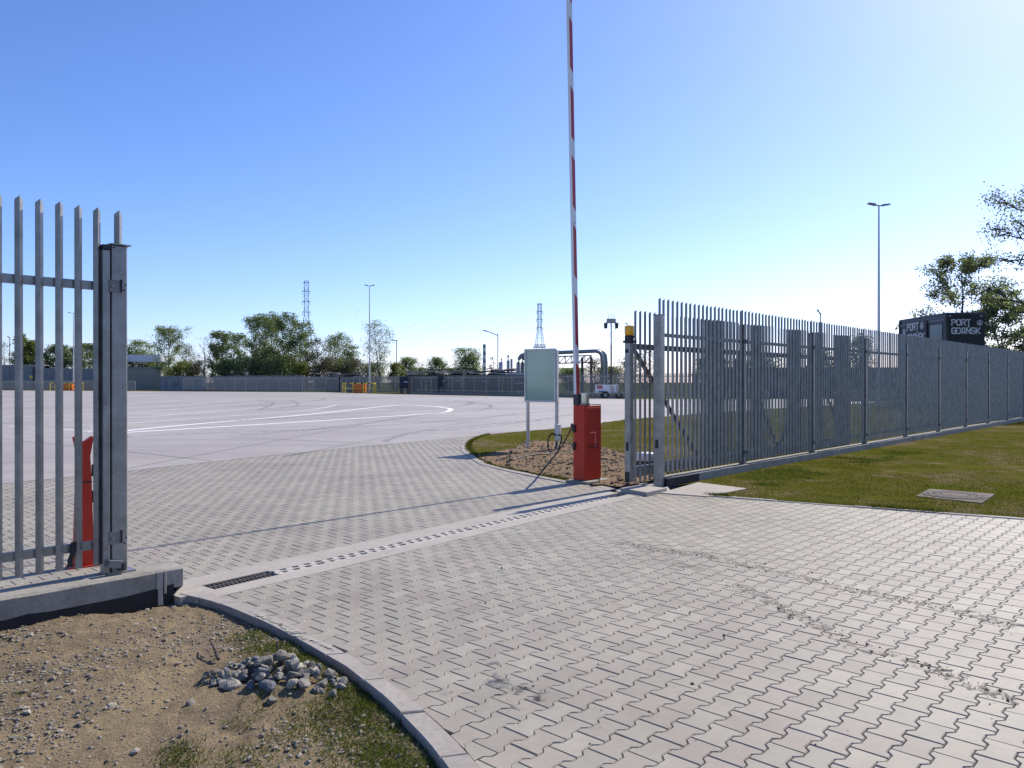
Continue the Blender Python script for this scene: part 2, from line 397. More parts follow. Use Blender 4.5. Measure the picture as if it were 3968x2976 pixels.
def vnoise(x, y, s, seed=0):
    """smooth value noise, -1..1, numpy"""
    x = np.asarray(x) * s + 31.7 * seed; y = np.asarray(y) * s + 17.3 * seed
    xi, yi = np.floor(x), np.floor(y); fx, fy = x - xi, y - yi
    fx = fx * fx * (3 - 2 * fx); fy = fy * fy * (3 - 2 * fy)
    def h(a, b):
        v = np.sin(a * 127.1 + b * 311.7 + seed * 74.7) * 43758.5453; return (v - np.floor(v)) * 2 - 1
    return (h(xi, yi) * (1 - fx) + h(xi + 1, yi) * fx) * (1 - fy) + (h(xi, yi + 1) * (1 - fx) + h(xi + 1, yi + 1) * fx) * fy
def flat(name, poly, z, mat):
    """flat sheet over any plan polygon"""
    vs = [Vector((p[0], p[1])) for p in poly]; n = len(vs)
    r = delaunay_2d_cdt(vs, [(i, (i + 1) % n) for i in range(n)], [list(range(n))], 1, 1e-5)
    me = bpy.data.meshes.new(name); me.from_pydata([(v.x, v.y, z) for v in r[0]], [], [f for f in r[2]])
    bm = bmesh.new(); bm.from_mesh(me)
    for f in bm.faces:
        if f.normal.z < 0: f.normal_flip()
    bm.to_mesh(me); bm.free()
    me.materials.append(MATS[mat]); me.update()
    return struct(put(name, me))
def terrain(name, poly, step, zf, mat, step_fn=None):
    """sheet over a polygon with an uneven surface"""
    xs = [p[0] for p in poly]; ys = [p[1] for p in poly]
    gx, gy = np.meshgrid(np.arange(min(xs), max(xs), step), np.arange(min(ys), max(ys), step))
    P = np.stack([gx.ravel(), gy.ravel()], 1) + RNG.uniform(-step * 0.3, step * 0.3, (gx.size, 2))
    P = P[inside_np(P, poly)]
    vs = [Vector((p[0], p[1])) for p in poly]; n = len(vs)
    vs += [Vector((float(a), float(b))) for a, b in P]
    r = delaunay_2d_cdt(vs, [(i, (i + 1) % n) for i in range(n)], [list(range(n))], 1, 1e-4)
    A = np.array([(v.x, v.y) for v in r[0]])
    z = zf(A[:, 0], A[:, 1])
    me = bpy.data.meshes.new(name); me.from_pydata([(A[i, 0], A[i, 1], float(z[i])) for i in range(len(A))], [], r[2])
    bm = bmesh.new(); bm.from_mesh(me)
    for f in bm.faces:
        if f.normal.z < 0: f.normal_flip()
        f.smooth = True
    bm.to_mesh(me); bm.free()
    me.materials.append(MATS[mat]); me.update()
    return struct(put(name, me))
def raw_mesh(name, V, Fq, mat, tone=None, per=4):
    """numpy quads or triangles straight into a mesh, with a tone for each face"""
    me = bpy.data.meshes.new(name); nv, nf = len(V), len(Fq)
    me.vertices.add(nv); me.vertices.foreach_set('co', np.asarray(V, np.float32).ravel())
    me.loops.add(nf * per); me.loops.foreach_set('vertex_index', np.asarray(Fq, np.int32).ravel())
    me.polygons.add(nf); me.polygons.foreach_set('loop_start', np.arange(0, nf * per, per, dtype=np.int32))
    me.polygons.foreach_set('loop_total', np.full(nf, per, np.int32))
    if tone is not None:
        at = me.attributes.new('tone', 'FLOAT', 'FACE'); at.data.foreach_set('value', np.asarray(tone, np.float32))
    me.materials.append(MATS[mat]); me.update(calc_edges=True); me.validate(); me.shade_flat(); return me
def ribbon(name, pts, widths, z, mat, parent=None, wob=0.0):
    """flat strip along a line on the ground; attribute 'edge' is 1 in the middle, 0 at the rim"""
    pts = [Vector((p[0], p[1])) for p in pts]
    # resample smoothly
    out = []
    for i in range(len(pts) - 1):
        p0, p1, p2, p3 = pts[max(i - 1, 0)], pts[i], pts[i + 1], pts[min(i + 2, len(pts) - 1)]
        for k in range(8):
            t = k / 8.0
            out.append(0.5 * ((2 * p1) + (p2 - p0) * t + (2 * p0 - 5 * p1 + 4 * p2 - p3) * t * t + (3 * p1 - p0 - 3 * p2 + p3) * t ** 3))
    out.append(pts[-1]); n = len(out); V, F, E = [], [], []
    for i, p in enumerate(out):
        d = (out[min(i + 1, n - 1)] - out[max(i - 1, 0)]).normalized(); q = Vector((-d.y, d.x))
        f = i / (n - 1) * (len(widths) - 1); a = int(min(f, len(widths) - 2)) if len(widths) > 1 else 0
        w = widths[a] + (widths[min(a + 1, len(widths) - 1)] - widths[a]) * (f - a)
        if wob: w *= 1 + wob * random.uniform(-1, 1)
        for j, e in ((-1, 0.0), (-0.4, 1.0), (0.4, 1.0), (1, 0.0)):
            c = p + q * (j * w / 2); V.append((c.x, c.y, z)); E.append(e if 0 < i < n - 1 else 0.0)
    for i in range(n - 1):
        for j in range(3):
            a = i * 4 + j; F.append((a, a + 4, a + 5, a + 1))
    me = bpy.data.meshes.new(name); me.from_pydata(V, [], F)
    at = me.attributes.new('edge', 'FLOAT', 'POINT'); at.data.foreach_set('value', E)
    bm = bmesh.new(); bm.from_mesh(me)
    for f in bm.faces:
        if f.normal.z < 0: f.normal_flip()
    bm.to_mesh(me); bm.free()
    me.materials.append(MATS[mat]); me.update()
    return put(name, me, parent)

# ================================================================== THE SETTING
def P2(v): return (v[0], v[1])
# survey lines of the ground (all at ground level)
KERB_OUT = [P2(N(*p)) for p in ((689, 2303), (795, 2326), (887, 2357), (1028, 2417), (1175, 2493), (1338, 2588), (1495, 2713), (1652, 2875), (1735, 2985), (1830, 3140), (1900, 3300), (1960, 3520))]
KERB_IN = [P2(N(*p)) for p in ((800, 2290), (931, 2338), (1056, 2387), (1197, 2460), (1305, 2515), (1408, 2572), (1501, 2642), (1593, 2713), (1696, 2805), (1799, 2905), (1880, 3010), (1960, 3160), (2040, 3500))]
DO = Vector((-2.256, 5.69, 0)); DD = Vector((0.614, 0.789, 0)).normalized(); DP = Vector((-DD.y, DD.x, 0))
def dr(s, p, z=0.0): return DO + DD * s + DP * p + Vector((0, 0, z))
YARD_NEAR = [(-15.0, 0.5), (-8.04, 12.16), (-6.67, 14.46), (-5.45, 16.6), (-3.77, 19.3), (-1.10, 23.07)]
ISLE_EDGE = [(-0.755, 23.8), (2.16, 27.5), (4.84, 33.0), (12.3, 42.5), (33.5, 66.4)]
ISLE_KERB = [P2(N(*p)) for p in ((2215, 1868), (2120, 1851), (2045, 1836), (1960, 1817), (1886, 1798), (1841, 1769), (1816, 1751), (1809, 1734), (1816, 1714), (1845, 1697), (1889, 1683))]
YARD_FAR = [(44, 76), (26, 75), (10.8, 74.3), (1.4, 86), (-17.3, 107), (-31, 127), (-67, 141), (-104, 157), (-150, 176)]
BORDER = [P2(N(2741, 1924)), P2(N(3967, 2015)), (12.5, 5.2)]

# far ground, one sheet to the horizon
gm = bpy.data.meshes.new('ground'); gm.from_pydata([(-5000, -60, -0.07), (5000, -60, -0.07), (5000, 9000, -0.07), (-5000, 9000, -0.07)], [], [(0, 1, 2, 3)])
gm.materials.append(MATS['far_ground']); struct(put('ground', gm))
# yard
yard = flat('yard', YARD_NEAR + ISLE_EDGE + YARD_FAR + [(-150, 0.5)], 0.004, 'yard_concrete')
# ---- interlocking double-T pavers
LEN, PIT, HW, NW, DL = 0.2, 0.139, 0.0825, 0.0565, 0.013
def paver_outline(g):
    """plan outline: x across, y along the column; g = joint half width"""
    a, b, h = HW - g, NW - g, LEN / 2 - g
    q = [(a, -h), (a, -0.05 - DL), (b, -0.05 + DL), (b, 0.05 - DL), (a, 0.05 + DL), (a, h)]
    return q + [(-x, -y) for x, y in q]
def inset(poly, d):
    n = len(poly); out = []
    for i in range(n):
        p0, p1, p2 = Vector(poly[i - 1]), Vector(poly[i]), Vector(poly[(i + 1) % n])
        e0, e1 = (p1 - p0).normalized(), (p2 - p1).normalized()
        n0, n1 = Vector((-e0.y, e0.x)), Vector((-e1.y, e1.x))
        k = (n0 + n1); k = k / max(k.dot(n0), 0.2); out.append(tuple(p1 + k * d))
    return out
PO = paver_outline(0.0018); PI_ = inset(PO, 0.0045)
PV = [(x, y, 0.0) for x, y in PI_] + [(x, y, -0.005) for x, y in PO] + [(x, y, -0.016) for x, y in PO]
PF = [tuple(range(12))] + [(i + 12, (i + 1) % 12 + 12, (i + 1) % 12, i) for i in range(12)] + [(i + 24, (i + 1) % 12 + 24, (i + 1) % 12 + 12, i + 12) for i in range(12)]
pm = bpy.data.meshes.new('paver'); pm.from_pydata(PV, [], PF); pm.materials.append(MATS['paver_single']); pm.update()
FIELD_B = [P2(dr(-0.05, 0.05)), P2(dr(6.55, 0.05)), P2(N(2578, 1912)), P2(N(2741, 1926))] + [(BORDER[1][0], BORDER[1][1] + 0.03), (12.5, 5.2), (12.5, 0.6), (0.1, 0.6)] + KERB_IN[::-1]
FIELD_A = [P2(dr(0.0, 0.66)), P2(dr(6.5, 0.66))] + [(1.62, 12.1)] + ISLE_KERB + [(-0.8, 23.6)] + YARD_NEAR[:0:-1] + [(-12.2, 5.2), (-9.8, 1.6), (-6.75, 1.72)] + [P2(Vector((-2.49, 5.854, 0)) + NV * 0.22)]
# bedding under the pavers
pavement = flat('pavement', FIELD_B, -0.013, 'joint_sand')
pavement_yard = flat('pavement', FIELD_A, -0.013, 'joint_sand')
cand = []
o0 = Vector((2.25, 11.85, 0))
for ic in range(-110, 110):
    for ir in range(-110, 60):
        c = o0 - NV * (ic * PIT) + U * (ir * LEN + (0.1 if ic % 2 else 0.0))
        if c.y < 1.6 or c.y > 24 or abs(c.x) > 0.95 * c.y + 1.5: continue
        if any(inside((c.x + ex_, c.y + ey_), fld) for fld in (FIELD_B, FIELD_A) for ex_, ey_ in ((0, 0), (.1, 0), (-.1, 0), (0, .1), (0, -.1))): cand.append(c)
ROTP = GA - R(90)
def world_outline(c, pts):
    ca_, sa_ = math.cos(ROTP), math.sin(ROTP)
    return [(x * ca_ - y * sa_ + c.x, x * sa_ + y * ca_ + c.y) for x, y in pts]
KIN = [Vector(p) for p in KERB_IN]
def kerb_line(c):
    """nearest piece of the kerb's inner edge: a point on it and the direction into the paving"""
    best = None
    for p, q in zip(KIN[:-1], KIN[1:]):
        d = q - p; t = max(0, min(1, (Vector((c.x, c.y)) - p).dot(d) / d.length_squared)); f = p + d * t
        e = (Vector((c.x, c.y)) - f).length
        n_ = Vector((-d.y, d.x)).normalized()
        if best is None or e < best[0]: best = (e, f, n_)
    return best
cuts, whole = [], []
for c in cand:
    e, f, n_ = kerb_line(c)
    if e > 0.16 or c.y > 6.2: whole.append(c); continue
    f = f + n_ * 0.005
    poly = world_outline(c, PO); dd_ = [(Vector(p) - f).dot(n_) for p in poly]
    if min(dd_) >= 0: whole.append(c); continue
    if max(dd_) <= 0.02: continue
    out = []
    for i in range(len(poly)):
        p, q, a_, b_ = Vector(poly[i]), Vector(poly[(i + 1) % len(poly)]), dd_[i], dd_[(i + 1) % len(poly)]
        if a_ >= 0: out.append(tuple(p))
        if (a_ >= 0) != (b_ >= 0): out.append(tuple(p + (q - p) * (a_ / (a_ - b_))))
    if len(out) > 2: cuts.append(out)
cand = whole
paver_mat('paver_cut', 'object')
for poly in cuts:
    MB().prism(poly, -0.016, random.uniform(-0.002, 0.0)).build('paver', 'paver_cut', pavement)
def shown(c):
    x = c.x / c.y; y = H0 / c.y
    return abs(x) < 0.675 and y < 0.512
cand.sort(key=lambda c: (0 if shown(c) else 1, c.y))
NBIG = 300 - len(cuts)
for c in cand[:NBIG]:
    o = put('paver', pm, pavement if inside(c, FIELD_B) else pavement_yard, (c.x, c.y, random.uniform(-0.0012, 0.0012)), ROTP + random.uniform(-0.006, 0.006) + (math.pi if random.random() < 0.5 else 0))
    o.rotation_euler[0] = random.uniform(-0.006, 0.006); o.rotation_euler[1] = random.uniform(-0.006, 0.006)
rest = cand[NBIG:]
nr = len(rest); base = np.array(PV, np.float64)
ang = ROTP + RNG.uniform(-0.006, 0.006, nr); ca, sa = np.cos(ang)[:, None], np.sin(ang)[:, None]
V = np.empty((nr, 36, 3)); cx = np.array([c.x for c in rest])[:, None]; cy = np.array([c.y for c in rest])[:, None]
V[:, :, 0] = base[:, 0] * ca - base[:, 1] * sa + cx
V[:, :, 1] = base[:, 0] * sa + base[:, 1] * ca + cy
tx, ty = RNG.uniform(-0.005, 0.005, (nr, 1)), RNG.uniform(-0.005, 0.005, (nr, 1))
V[:, :, 2] = base[:, 2] + base[:, 0] * tx + base[:, 1] * ty + RNG.uniform(-0.0012, 0.0012, (nr, 1))
me = bpy.data.meshes.new('paver_mass')
lt = [len(f) for f in PF]; flatidx = np.concatenate([np.array(f) for f in PF])
nl = len(flatidx)
me.vertices.add(nr * 36); me.vertices.foreach_set('co', V.astype(np.float32).ravel())
LI = (flatidx[None, :] + (np.arange(nr) * 36)[:, None]).ravel().astype(np.int32)
me.loops.add(len(LI)); me.loops.foreach_set('vertex_index', LI)
LT = np.tile(np.array(lt, np.int32), nr); me.polygons.add(len(LT))
me.polygons.foreach_set('loop_total', LT); me.polygons.foreach_set('loop_start', np.concatenate([[0], np.cumsum(LT)[:-1]]).astype(np.int32))
at = me.attributes.new('tone', 'FLOAT', 'FACE'); at.data.foreach_set('value', np.repeat(RNG.random(nr), len(PF)).astype(np.float32))
me.materials.append(MATS['paver_mass']); me.update(calc_edges=True); me.shade_flat()
pmass = put('paver_mass', me, pavement); pmass['kind'] = 'stuff'

# ---- kerb stones
def resample(line, n):
    L = [0.0]
    for i in range(1, len(line)): L.append(L[-1] + math.dist(line[i], line[i - 1]))
    out = []
    for k in range(n + 1):
        t = L[-1] * k / n; i = 1
        while i < len(L) - 1 and L[i] < t: i += 1
        f = (t - L[i - 1]) / (L[i] - L[i - 1]); a, b = line[i - 1], line[i]
        out.append((a[0] + (b[0] - a[0]) * f, a[1] + (b[1] - a[1]) * f))
    return out
def kerb(name, inner, outer, n, z0, z1, mat, sub=4):
    root = None
    a, b = resample(inner, n * sub), resample(outer, n * sub)
    for k in range(n):
        ia, ib = a[k * sub:(k + 1) * sub + 1], b[k * sub:(k + 1) * sub + 1]
        # pull the ends in for the joint
        def trim(l):
            p, q = Vector(l[0]), Vector(l[1]); l = list(l); l[0] = tuple(p + (q - p).normalized() * 0.004)
            p, q = Vector(l[-1]), Vector(l[-2]); l[-1] = tuple(p + (q - p).normalized() * 0.004); return l
        poly = trim(ia) + trim(ib)[::-1]
        dz = random.uniform(-0.003, 0.003)
        bm = bmesh.new(); mb = MB().prism(poly, z0, z1 + dz)
        vs_ = [bm.verts.new(v) for v in mb.v]
        for f in mb.f: bm.faces.new([vs_[i] for i in f])
        bmesh.ops.recalc_face_normals(bm, faces=bm.faces)
        top = [e for e in bm.edges if all(abs(v.co.z - (z1 + dz)) < 1e-6 for v in e.verts)]
        bmesh.ops.bevel(bm, geom=top, offset=0.006, segments=1, affect='EDGES')
        me = bpy.data.meshes.new('kerb_stone'); bm.to_mesh(me); bm.free(); me.materials.append(MATS[mat])
        if root is None:
            root = struct(bpy.data.objects.new(name, None)); COL.objects.link(root)
        put('kerb_stone', me, root)
    return root
mottled('kerb_concrete', (0.25, 0.232, 0.222), (0.34, 0.318, 0.304), 2.5, 0.85, 0, 0.35, 120, 0.002, fine=0.16)
kerb('kerb', KERB_IN, KERB_OUT, 9, -0.2, 0.008, 'kerb_concrete')
def off_line(line, d):
    out = []
    for i, p in enumerate(line):
        a, b = Vector(line[max(i - 1, 0)]), Vector(line[min(i + 1, len(line) - 1)])
        t = (b - a).normalized(); out.append((p[0] - t.y * d, p[1] + t.x * d))
    return out
ISLE_KERB_OUT = off_line(ISLE_KERB, 0.16)
kerb('kerb', ISLE_KERB, ISLE_KERB_OUT, 16, -0.15, 0.012, 'kerb_concrete', 3)
kerb('kerb', BORDER, off_line(BORDER, 0.11), 12, -0.15, 0.012, 'kerb_concrete', 2)

# ---- drain along the gate line
drain = thing('drain_channel', 'long slotted concrete drain channel across the gateway between the paver fields', 'drain', dr(0, 0), math.atan2(DD.y, DD.x))
mb = MB(); mb.box((3.32, 0.10, -0.09), (6.6, 0.205, 0.186)); mb.build('front_strip', 'concrete_pale', drain)
mb = MB(); mb.box((3.3, 0.525, -0.09), (6.8, 0.27, 0.187)); mb.build('rear_strip', 'concrete_pale', drain)
MB().box((0.06, 0.2965, -0.0905), (0.28, 0.187, 0.184)).build('end_block', 'concrete_pale', drain)
MB().box((3.35, 0.2965, -0.16), (6.3, 0.188, 0.02)).build('channel_bottom', 'void', drain)
cm = MB()
for y, w in ((0.2165, 0.026), (0.2965, 0.022), (0.3765, 0.026)): cm.box((0.25, y, -0.02), (0.494, w, 0.04))
for k in range(4):
    for row, (y, sh) in enumerate(((0.2575, 0.0), (0.3365, 0.045))):
        x = 0.035 + k * 0.124 + sh - 0.02
        cm.box((max(0.03, x), y, -0.0215), (0.058, 0.055, 0.036))
cme = cm.mesh('cover', 'drain_white')
for k in range(11): put('cover', cme, drain, (0.80 + k * 0.5, 0, 0.002))
g = MB()
for y in (0.211, 0.2965, 0.383): g.box((0.475, y, -0.015), (0.54, 0.016, 0.03))
for k in range(15): g.box((0.212 + k * 0.0375, 0.2965, -0.017), (0.016, 0.186, 0.022))
g.build('iron_grate', 'cast_iron', drain)

# ---- concrete apron beside the gate post, plinths
MB().prism([P2(N(*p)) for p in ((2560, 1913), (2705, 1872), (2897, 1896), (2741, 1927))], -0.1, 0.014).build('concrete_apron', 'concrete_pale')['kind'] = 'structure'

# ---- lawns and soil
def lawn_z(x, y): return 0.012 + 0.015 * vnoise(x, y, 0.7, 3) + 0.008 * vnoise(x, y, 3.1, 5)
FB = Vector((2.25, 11.85, 0))
def fl(s, t, z=0.0): return FB + U * s + NV * t + Vector((0, 0, z))
ISLE = [P2(fl(0.0, 0.1)), P2(fl(48, 0.1))] + [(44, 75.9)] + ISLE_EDGE[::-1] + ISLE_KERB[::-1] + [(1.55, 12.15), (1.80, 12.1)]
terrain('lawn', ISLE, 0.45, lawn_z, 'lawn_soil')
bo = off_line(BORDER, 0.10)
MB().prism([P2(N(*p)) for p in ((2385, 1903), (2440, 1872), (2570, 1862), (2600, 1905), (2480, 1927))], -0.1, 0.006).build('gate_pad', 'concrete_pale')['kind'] = 'structure'
RIGHT = [P2(N(2741, 1923)), bo[1], bo[2], (30, 8), (60, 40), P2(fl(48, -0.1)), P2(fl(0.3, -0.1)), P2(N(2705, 1872)), P2(N(2897, 1896))]
terrain('lawn', RIGHT, 0.3, lawn_z, 'lawn_soil')
# left soil bed
PB = Vector((-2.49, 5.854, 0))             # end of the left plinth
SOILP = [P2(PB + U * 0.02 + NV * 0.03), (-2.50, 5.80)] + KERB_OUT[1:] + [(-0.4, 0.9), (-7.5, 0.9), P2(PB - U * 6.5 + NV * 0.03)]
kd = np.array(KERB_OUT)
def kerb_dist(x, y):
    d = np.full(np.shape(x), 9.0)
    for i in range(len(kd) - 1):
        a, b = kd[i], kd[i + 1]; ab = b - a; L2 = (ab ** 2).sum()
        t = np.clip(((x - a[0]) * ab[0] + (y - a[1]) * ab[1]) / L2, 0, 1)
        d = np.minimum(d, np.hypot(x - a[0] - t * ab[0], y - a[1] - t * ab[1]))
    return d
HEAP = N(1075, 2640, 0.0)
def soil_z(x, y):
    d = kerb_dist(x, y)
    z = -0.045 + 0.05 * np.clip(d / 1.2, 0, 1) + 0.022 * vnoise(x, y, 1.7, 1) + 0.014 * vnoise(x, y, 5.3, 2) + 0.009 * vnoise(x, y, 15, 4) + 0.007 * vnoise(x, y, 33, 6)
    h = np.hypot(x - HEAP.x, (y - HEAP.y))
    return z + 0.10 * np.clip(1 - h / 0.55, 0, 1) ** 1.3
terrain('soil_bed', SOILP, 0.028, soil_z, 'soil')
# strip of soil behind the left plinth, and the bare patch round the barrier
BACKS = [P2(PB - U * 0.95 + NV * 0.24), P2(PB - U * 1.05 + NV * 0.42), P2(PB - U * 2.0 + NV * 0.75), P2(PB - U * 6 + NV * 1.2), P2(PB - U * 6 + NV * 0.24)]
terrain('soil_strip', BACKS, 0.07, lambda x, y: 0.02 + 0.012 * vnoise(x, y, 4, 2) + 0.008 * vnoise(x, y, 12, 4), 'soil')
bare = [N(*p) for p in ((1850, 1776), (1890, 1797), (1960, 1815), (2045, 1834), (2120, 1849), (2222, 1866), (2300, 1882), (2425, 1892), (2545, 1868), (2530, 1800), (2424, 1762), (2370, 1752), (2330, 1738), (2260, 1728), (2180, 1713), (2140, 1716), (2090, 1711), (2040, 1716), (2000, 1738), (1950, 1747), (1905, 1758))]
bareP = []
for i, p in enumerate(bare):
    q = bare[(i + 1) % len(bare)]; k = max(2, int((q - p).length / 0.12))
    for j in range(k):
        c = p + (q - p) * (j / k)
        if 5 <= i: c = c + Vector((random.uniform(-0.06, 0.06), random.uniform(-0.15, 0.15), 0))
        bareP.append(P2(c))
def bare_z(x, y): return lawn_z(x, y) + 0.018 + 0.012 * vnoise(x, y, 4.5, 7) + 0.012 * vnoise(x, y, 11, 9)
terrain('bare_soil', bareP, 0.06, bare_z, 'soil_red')

# ---- paint, joints, tyre marks and dirt (thin films on the ground)
def paint(pts, w=0.14):
    o = ribbon('painted_line', [N(*p) for p in pts], [w * 1.35], 0.0085, 'road_paint' if len(pts) > 8 else 'worn_paint', yard)
for pts, w in ((((420, 1681), (499, 1676), (1200, 1633.5), (1648, 1604.7), (1727, 1597), (1747, 1586), (1727, 1581), (1677, 1575), (1538, 1571.4), (1200, 1605.7), (800, 1640), (420, 1676)), 0.22),
               (((360, 1660), (499, 1641), (800, 1619), (1182, 1591), (1306, 1569)), 0.20), (((0, 1634), (499, 1619), (760, 1600), (1181, 1565.6)), 0.2),
               (((0, 1617), (499, 1599), (1025, 1559)), 0.2), (((0, 1600), (499, 1581), (772, 1564), (892, 1554)), 0.2), (((0, 1575), (550, 1561), (700, 1552)), 0.2),
               (((1240, 1564), (1310, 1565)), 0.2), (((1565, 1548), (1775, 1542.4)), 0.25), (((1730, 1551.6), (1975, 1544.3)), 0.25), (((1904, 1553), (2200, 1546)), 0.25),
               (((1193, 1565), (1236, 1566)), 0.2), (((1530, 1541.6), (1665, 1540.7)), 0.3), (((33, 1654), (62, 1654)), 0.3), (((122, 1659), (172, 1660)), 0.3), (((247, 1665), (278, 1667)), 0.3), (((327, 1671), (366, 1673)), 0.3),
               (((2300, 1555), (2350, 1553)), 0.3), (((2370, 1553), (2400, 1552)), 0.3)):
    paint(pts, w)
def joint(p, q, w=0.02):
    a, b = N(*p), N(*q); d = (b - a).normalized(); n = Vector((-d.y, d.x, 0)) * (w / 2)
    me = bpy.data.meshes.new('expansion_joint'); me.from_pydata([tuple(v + Vector((0, 0, 0.0065))) for v in (a - n, b - n, b + n, a + n)], [], [(0, 1, 2, 3)])
    me.materials.append(MATS['tarmac_line']); put('expansion_joint', me, yard)
for p, q in (((500, 1752), (821, 1787)), ((1200, 1652), (1473, 1663)), ((880, 1693), (1468, 1721.6)), ((430, 1664), (1200, 1652)), ((1473, 1663), (2000, 1678)), ((0, 1700), (500, 1752)), ((700, 1610), (1400, 1628)), ((1400, 1628), (2100, 1646)), ((0, 1640), (430, 1664)), ((900, 1570), (1700, 1586)), ((1100, 1770), (2000, 1600)), ((420, 1830), (1500, 1628))):
    joint(p, q, 0.03)
for pts, w in ((((700, 1640), (1000, 1625), (1400, 1600), (1750, 1578), (1830, 1560), (1760, 1552)), 0.9), (((900, 1690), (1350, 1650), (1700, 1600), (1860, 1590), (1900, 1570), (1800, 1558)), 0.7),
               (((1000, 1590), (1060, 1560), (980, 1548)), 0.6), (((1200, 1556), (1260, 1545), (1180, 1540)), 0.8), (((1480, 1715), (1550, 1690), (1700, 1665), (1950, 1640), (2200, 1620)), 0.5), (((300, 1700), (800, 1680), (1300, 1660), (1800, 1625), (2200, 1585)), 0.6),
               (((600, 1620), (900, 1600), (1150, 1572), (1120, 1550)), 0.5), (((1700, 1672), (2000, 1640), (2250, 1600)), 0.4)):
    ribbon('tyre_mark', [N(*p) for p in pts], [w], 0.0105, 'tyre_black', yard)
for pts, w in ((((2390, 2098), (2480, 2118), (2600, 2140), (2720, 2150), (2830, 2178), (3000, 2212), (3100, 2235)), [0.10, 0.26, 0.24, 0.16, 0.16]), (((3100, 2238), (3300, 2285), (3500, 2325), (3700, 2365), (3990, 2440)), [0.16, 0.2, 0.22, 0.18, 0.2]),
               (((2560, 2165), (2660, 2195), (2720, 2205)), [0.1, 0.2, 0.1]), (((2810, 2255), (2900, 2290), (3060, 2370), (3200, 2440), (3320, 2520)), [0.12, 0.2, 0.16, 0.14, 0.12]),
               (((3320, 2520), (3480, 2545), (3560, 2575), (3680, 2615), (3800, 2665), (3990, 2730)), [0.08, 0.12, 0.16, 0.2, 0.16]), (((3600, 2592), (3660, 2602), (3700, 2615)), [0.1, 0.22, 0.1])):
    ribbon('mud_track', [N(*p) for p in pts], [k * 1.9 for k in w], 0.0032, 'mud', pavement, 0.2)
for pts, w in ((((2000, 2660), (2050, 2690), (2080, 2730)), [0.1, 0.3, 0.1]), (((1860, 2640), (1960, 2660), (2040, 2715), (1990, 2750)), [0.1, 0.2, 0.25, 0.1]), (((1900, 2560), (1960, 2650)), [0.1, 0.12]), (((1700, 2670), (1750, 2690)), [0.1, 0.14])):
    ribbon('oil_stain', [N(*p) for p in pts], [k * 1.5 for k in w], 0.0042, 'oil', pavement, 0.3)
for pts, w in ((((965, 2365), (1040, 2395), (1100, 2425)), [0.05, 0.12, 0.05]), (((1080, 2415), (1130, 2440), (1190, 2480)), [0.05, 0.16, 0.08]), (((1200, 2475), (1260, 2500), (1310, 2525)), [0.04, 0.09, 0.04])):
    ribbon('sand_spill', [N(*p, 0.013) for p in pts], w, 0.0135, 'pale_dust', pavement, 0.2)

# ================================================================== NEAR THINGS
# ---- picket of angle steel, edge towards the road; x along the fence, y away from the road
def picket_mesh(name, z0, z1, leg, mat):
    """two legs at 45 degrees, pointed at the edge"""
    t = 0.004; k = leg * math.sqrt(0.5); tt = t * math.sqrt(2)
    drop = leg * 0.75
    plan = [(0, 0), (k, k), (k - t * 0.707, k + t * 0.707), (0, tt), (-k + t * 0.707, k + t * 0.707), (-k, k)]
    top = [z1, z1 - drop, z1 - drop, z1, z1 - drop, z1 - drop]
    n = len(plan)
    vs = [(x, y, z0) for x, y in plan] + [(plan[i][0], plan[i][1], top[i]) for i in range(n)]
    fs = [(0, 1, 1 + n, n), (1, 2, 2 + n, 1 + n), (2, 3, 3 + n, 2 + n), (3, 4, 4 + n, 3 + n), (4, 5, 5 + n, 4 + n), (5, 0, n, 5 + n),
          (n, n + 1, n + 2, n + 3), (n, n + 3, n + 4, n + 5), (3, 2, 1, 0), (5, 4, 3, 0)]
    return MB().add(vs, fs).mesh(name, mat)

# ---- left plinth and fence
plinth = thing('concrete_plinth', 'low concrete plinth with black bitumen foot under the left palisade fence', 'plinth', PB, GA)
ns = 40; prof = []
for i in range(ns + 1):
    x = -6.5 * i / ns; j = lambda a: random.uniform(-a, a)
    prof.append([(x, 0.0 + j(0.002), 0.062), (x, -0.003 + j(0.004), 0.19 + j(0.004)), (x, 0.014 + j(0.004), 0.207), (x, 0.14, 0.211), (x, 0.27, 0.209), (x, 0.282, 0.19), (x, 0.282, -0.1)])
V = [p for r in prof for p in r]; F = [(i * 7 + j, i * 7 + j + 1, (i + 1) * 7 + j + 1, (i + 1) * 7 + j) for i in range(ns) for j in range(6)]
F.append(tuple(range(7)))
MB().add(V, F).build('plinth_body', 'plinth_concrete', plinth)
mb = MB()
for i in range(ns):
    pass
V = []; F = []
for i in range(ns + 1):
    x = -0.07 - 6.43 * i / ns; top = 0.085 + 0.014 * math.sin(i * 1.3) + random.uniform(-0.012, 0.012)
    if i == 0: top = 0.12
    top -= 0.03
    V += [(x, -0.0045, -0.12), (x, -0.0045, top), (x, 0.004, top + 0.002)]
F = [(i * 3 + j, i * 3 + j + 1, (i + 1) * 3 + j + 1, (i + 1) * 3 + j) for i in range(ns) for j in range(2)]
MB().add(V, F).build('bitumen_coat', 'bitumen', plinth)
MB().box((-3.285, 0.02, -0.02), (6.43, 0.03, 0.164)).build('foot', 'bitumen', plinth)
# grey mortar that has run down the face near its end
for x, w, z0 in ((-0.17, 0.035, -0.05), (-0.135, 0.018, 0.03), (-0.19, 0.014, 0.07)):
    MB().bevel_box((x, -0.005, (0.2 + z0) / 2), (w, 0.012, 0.2 - z0), 0.004).build('mortar_run', 'concrete_pale', plinth)

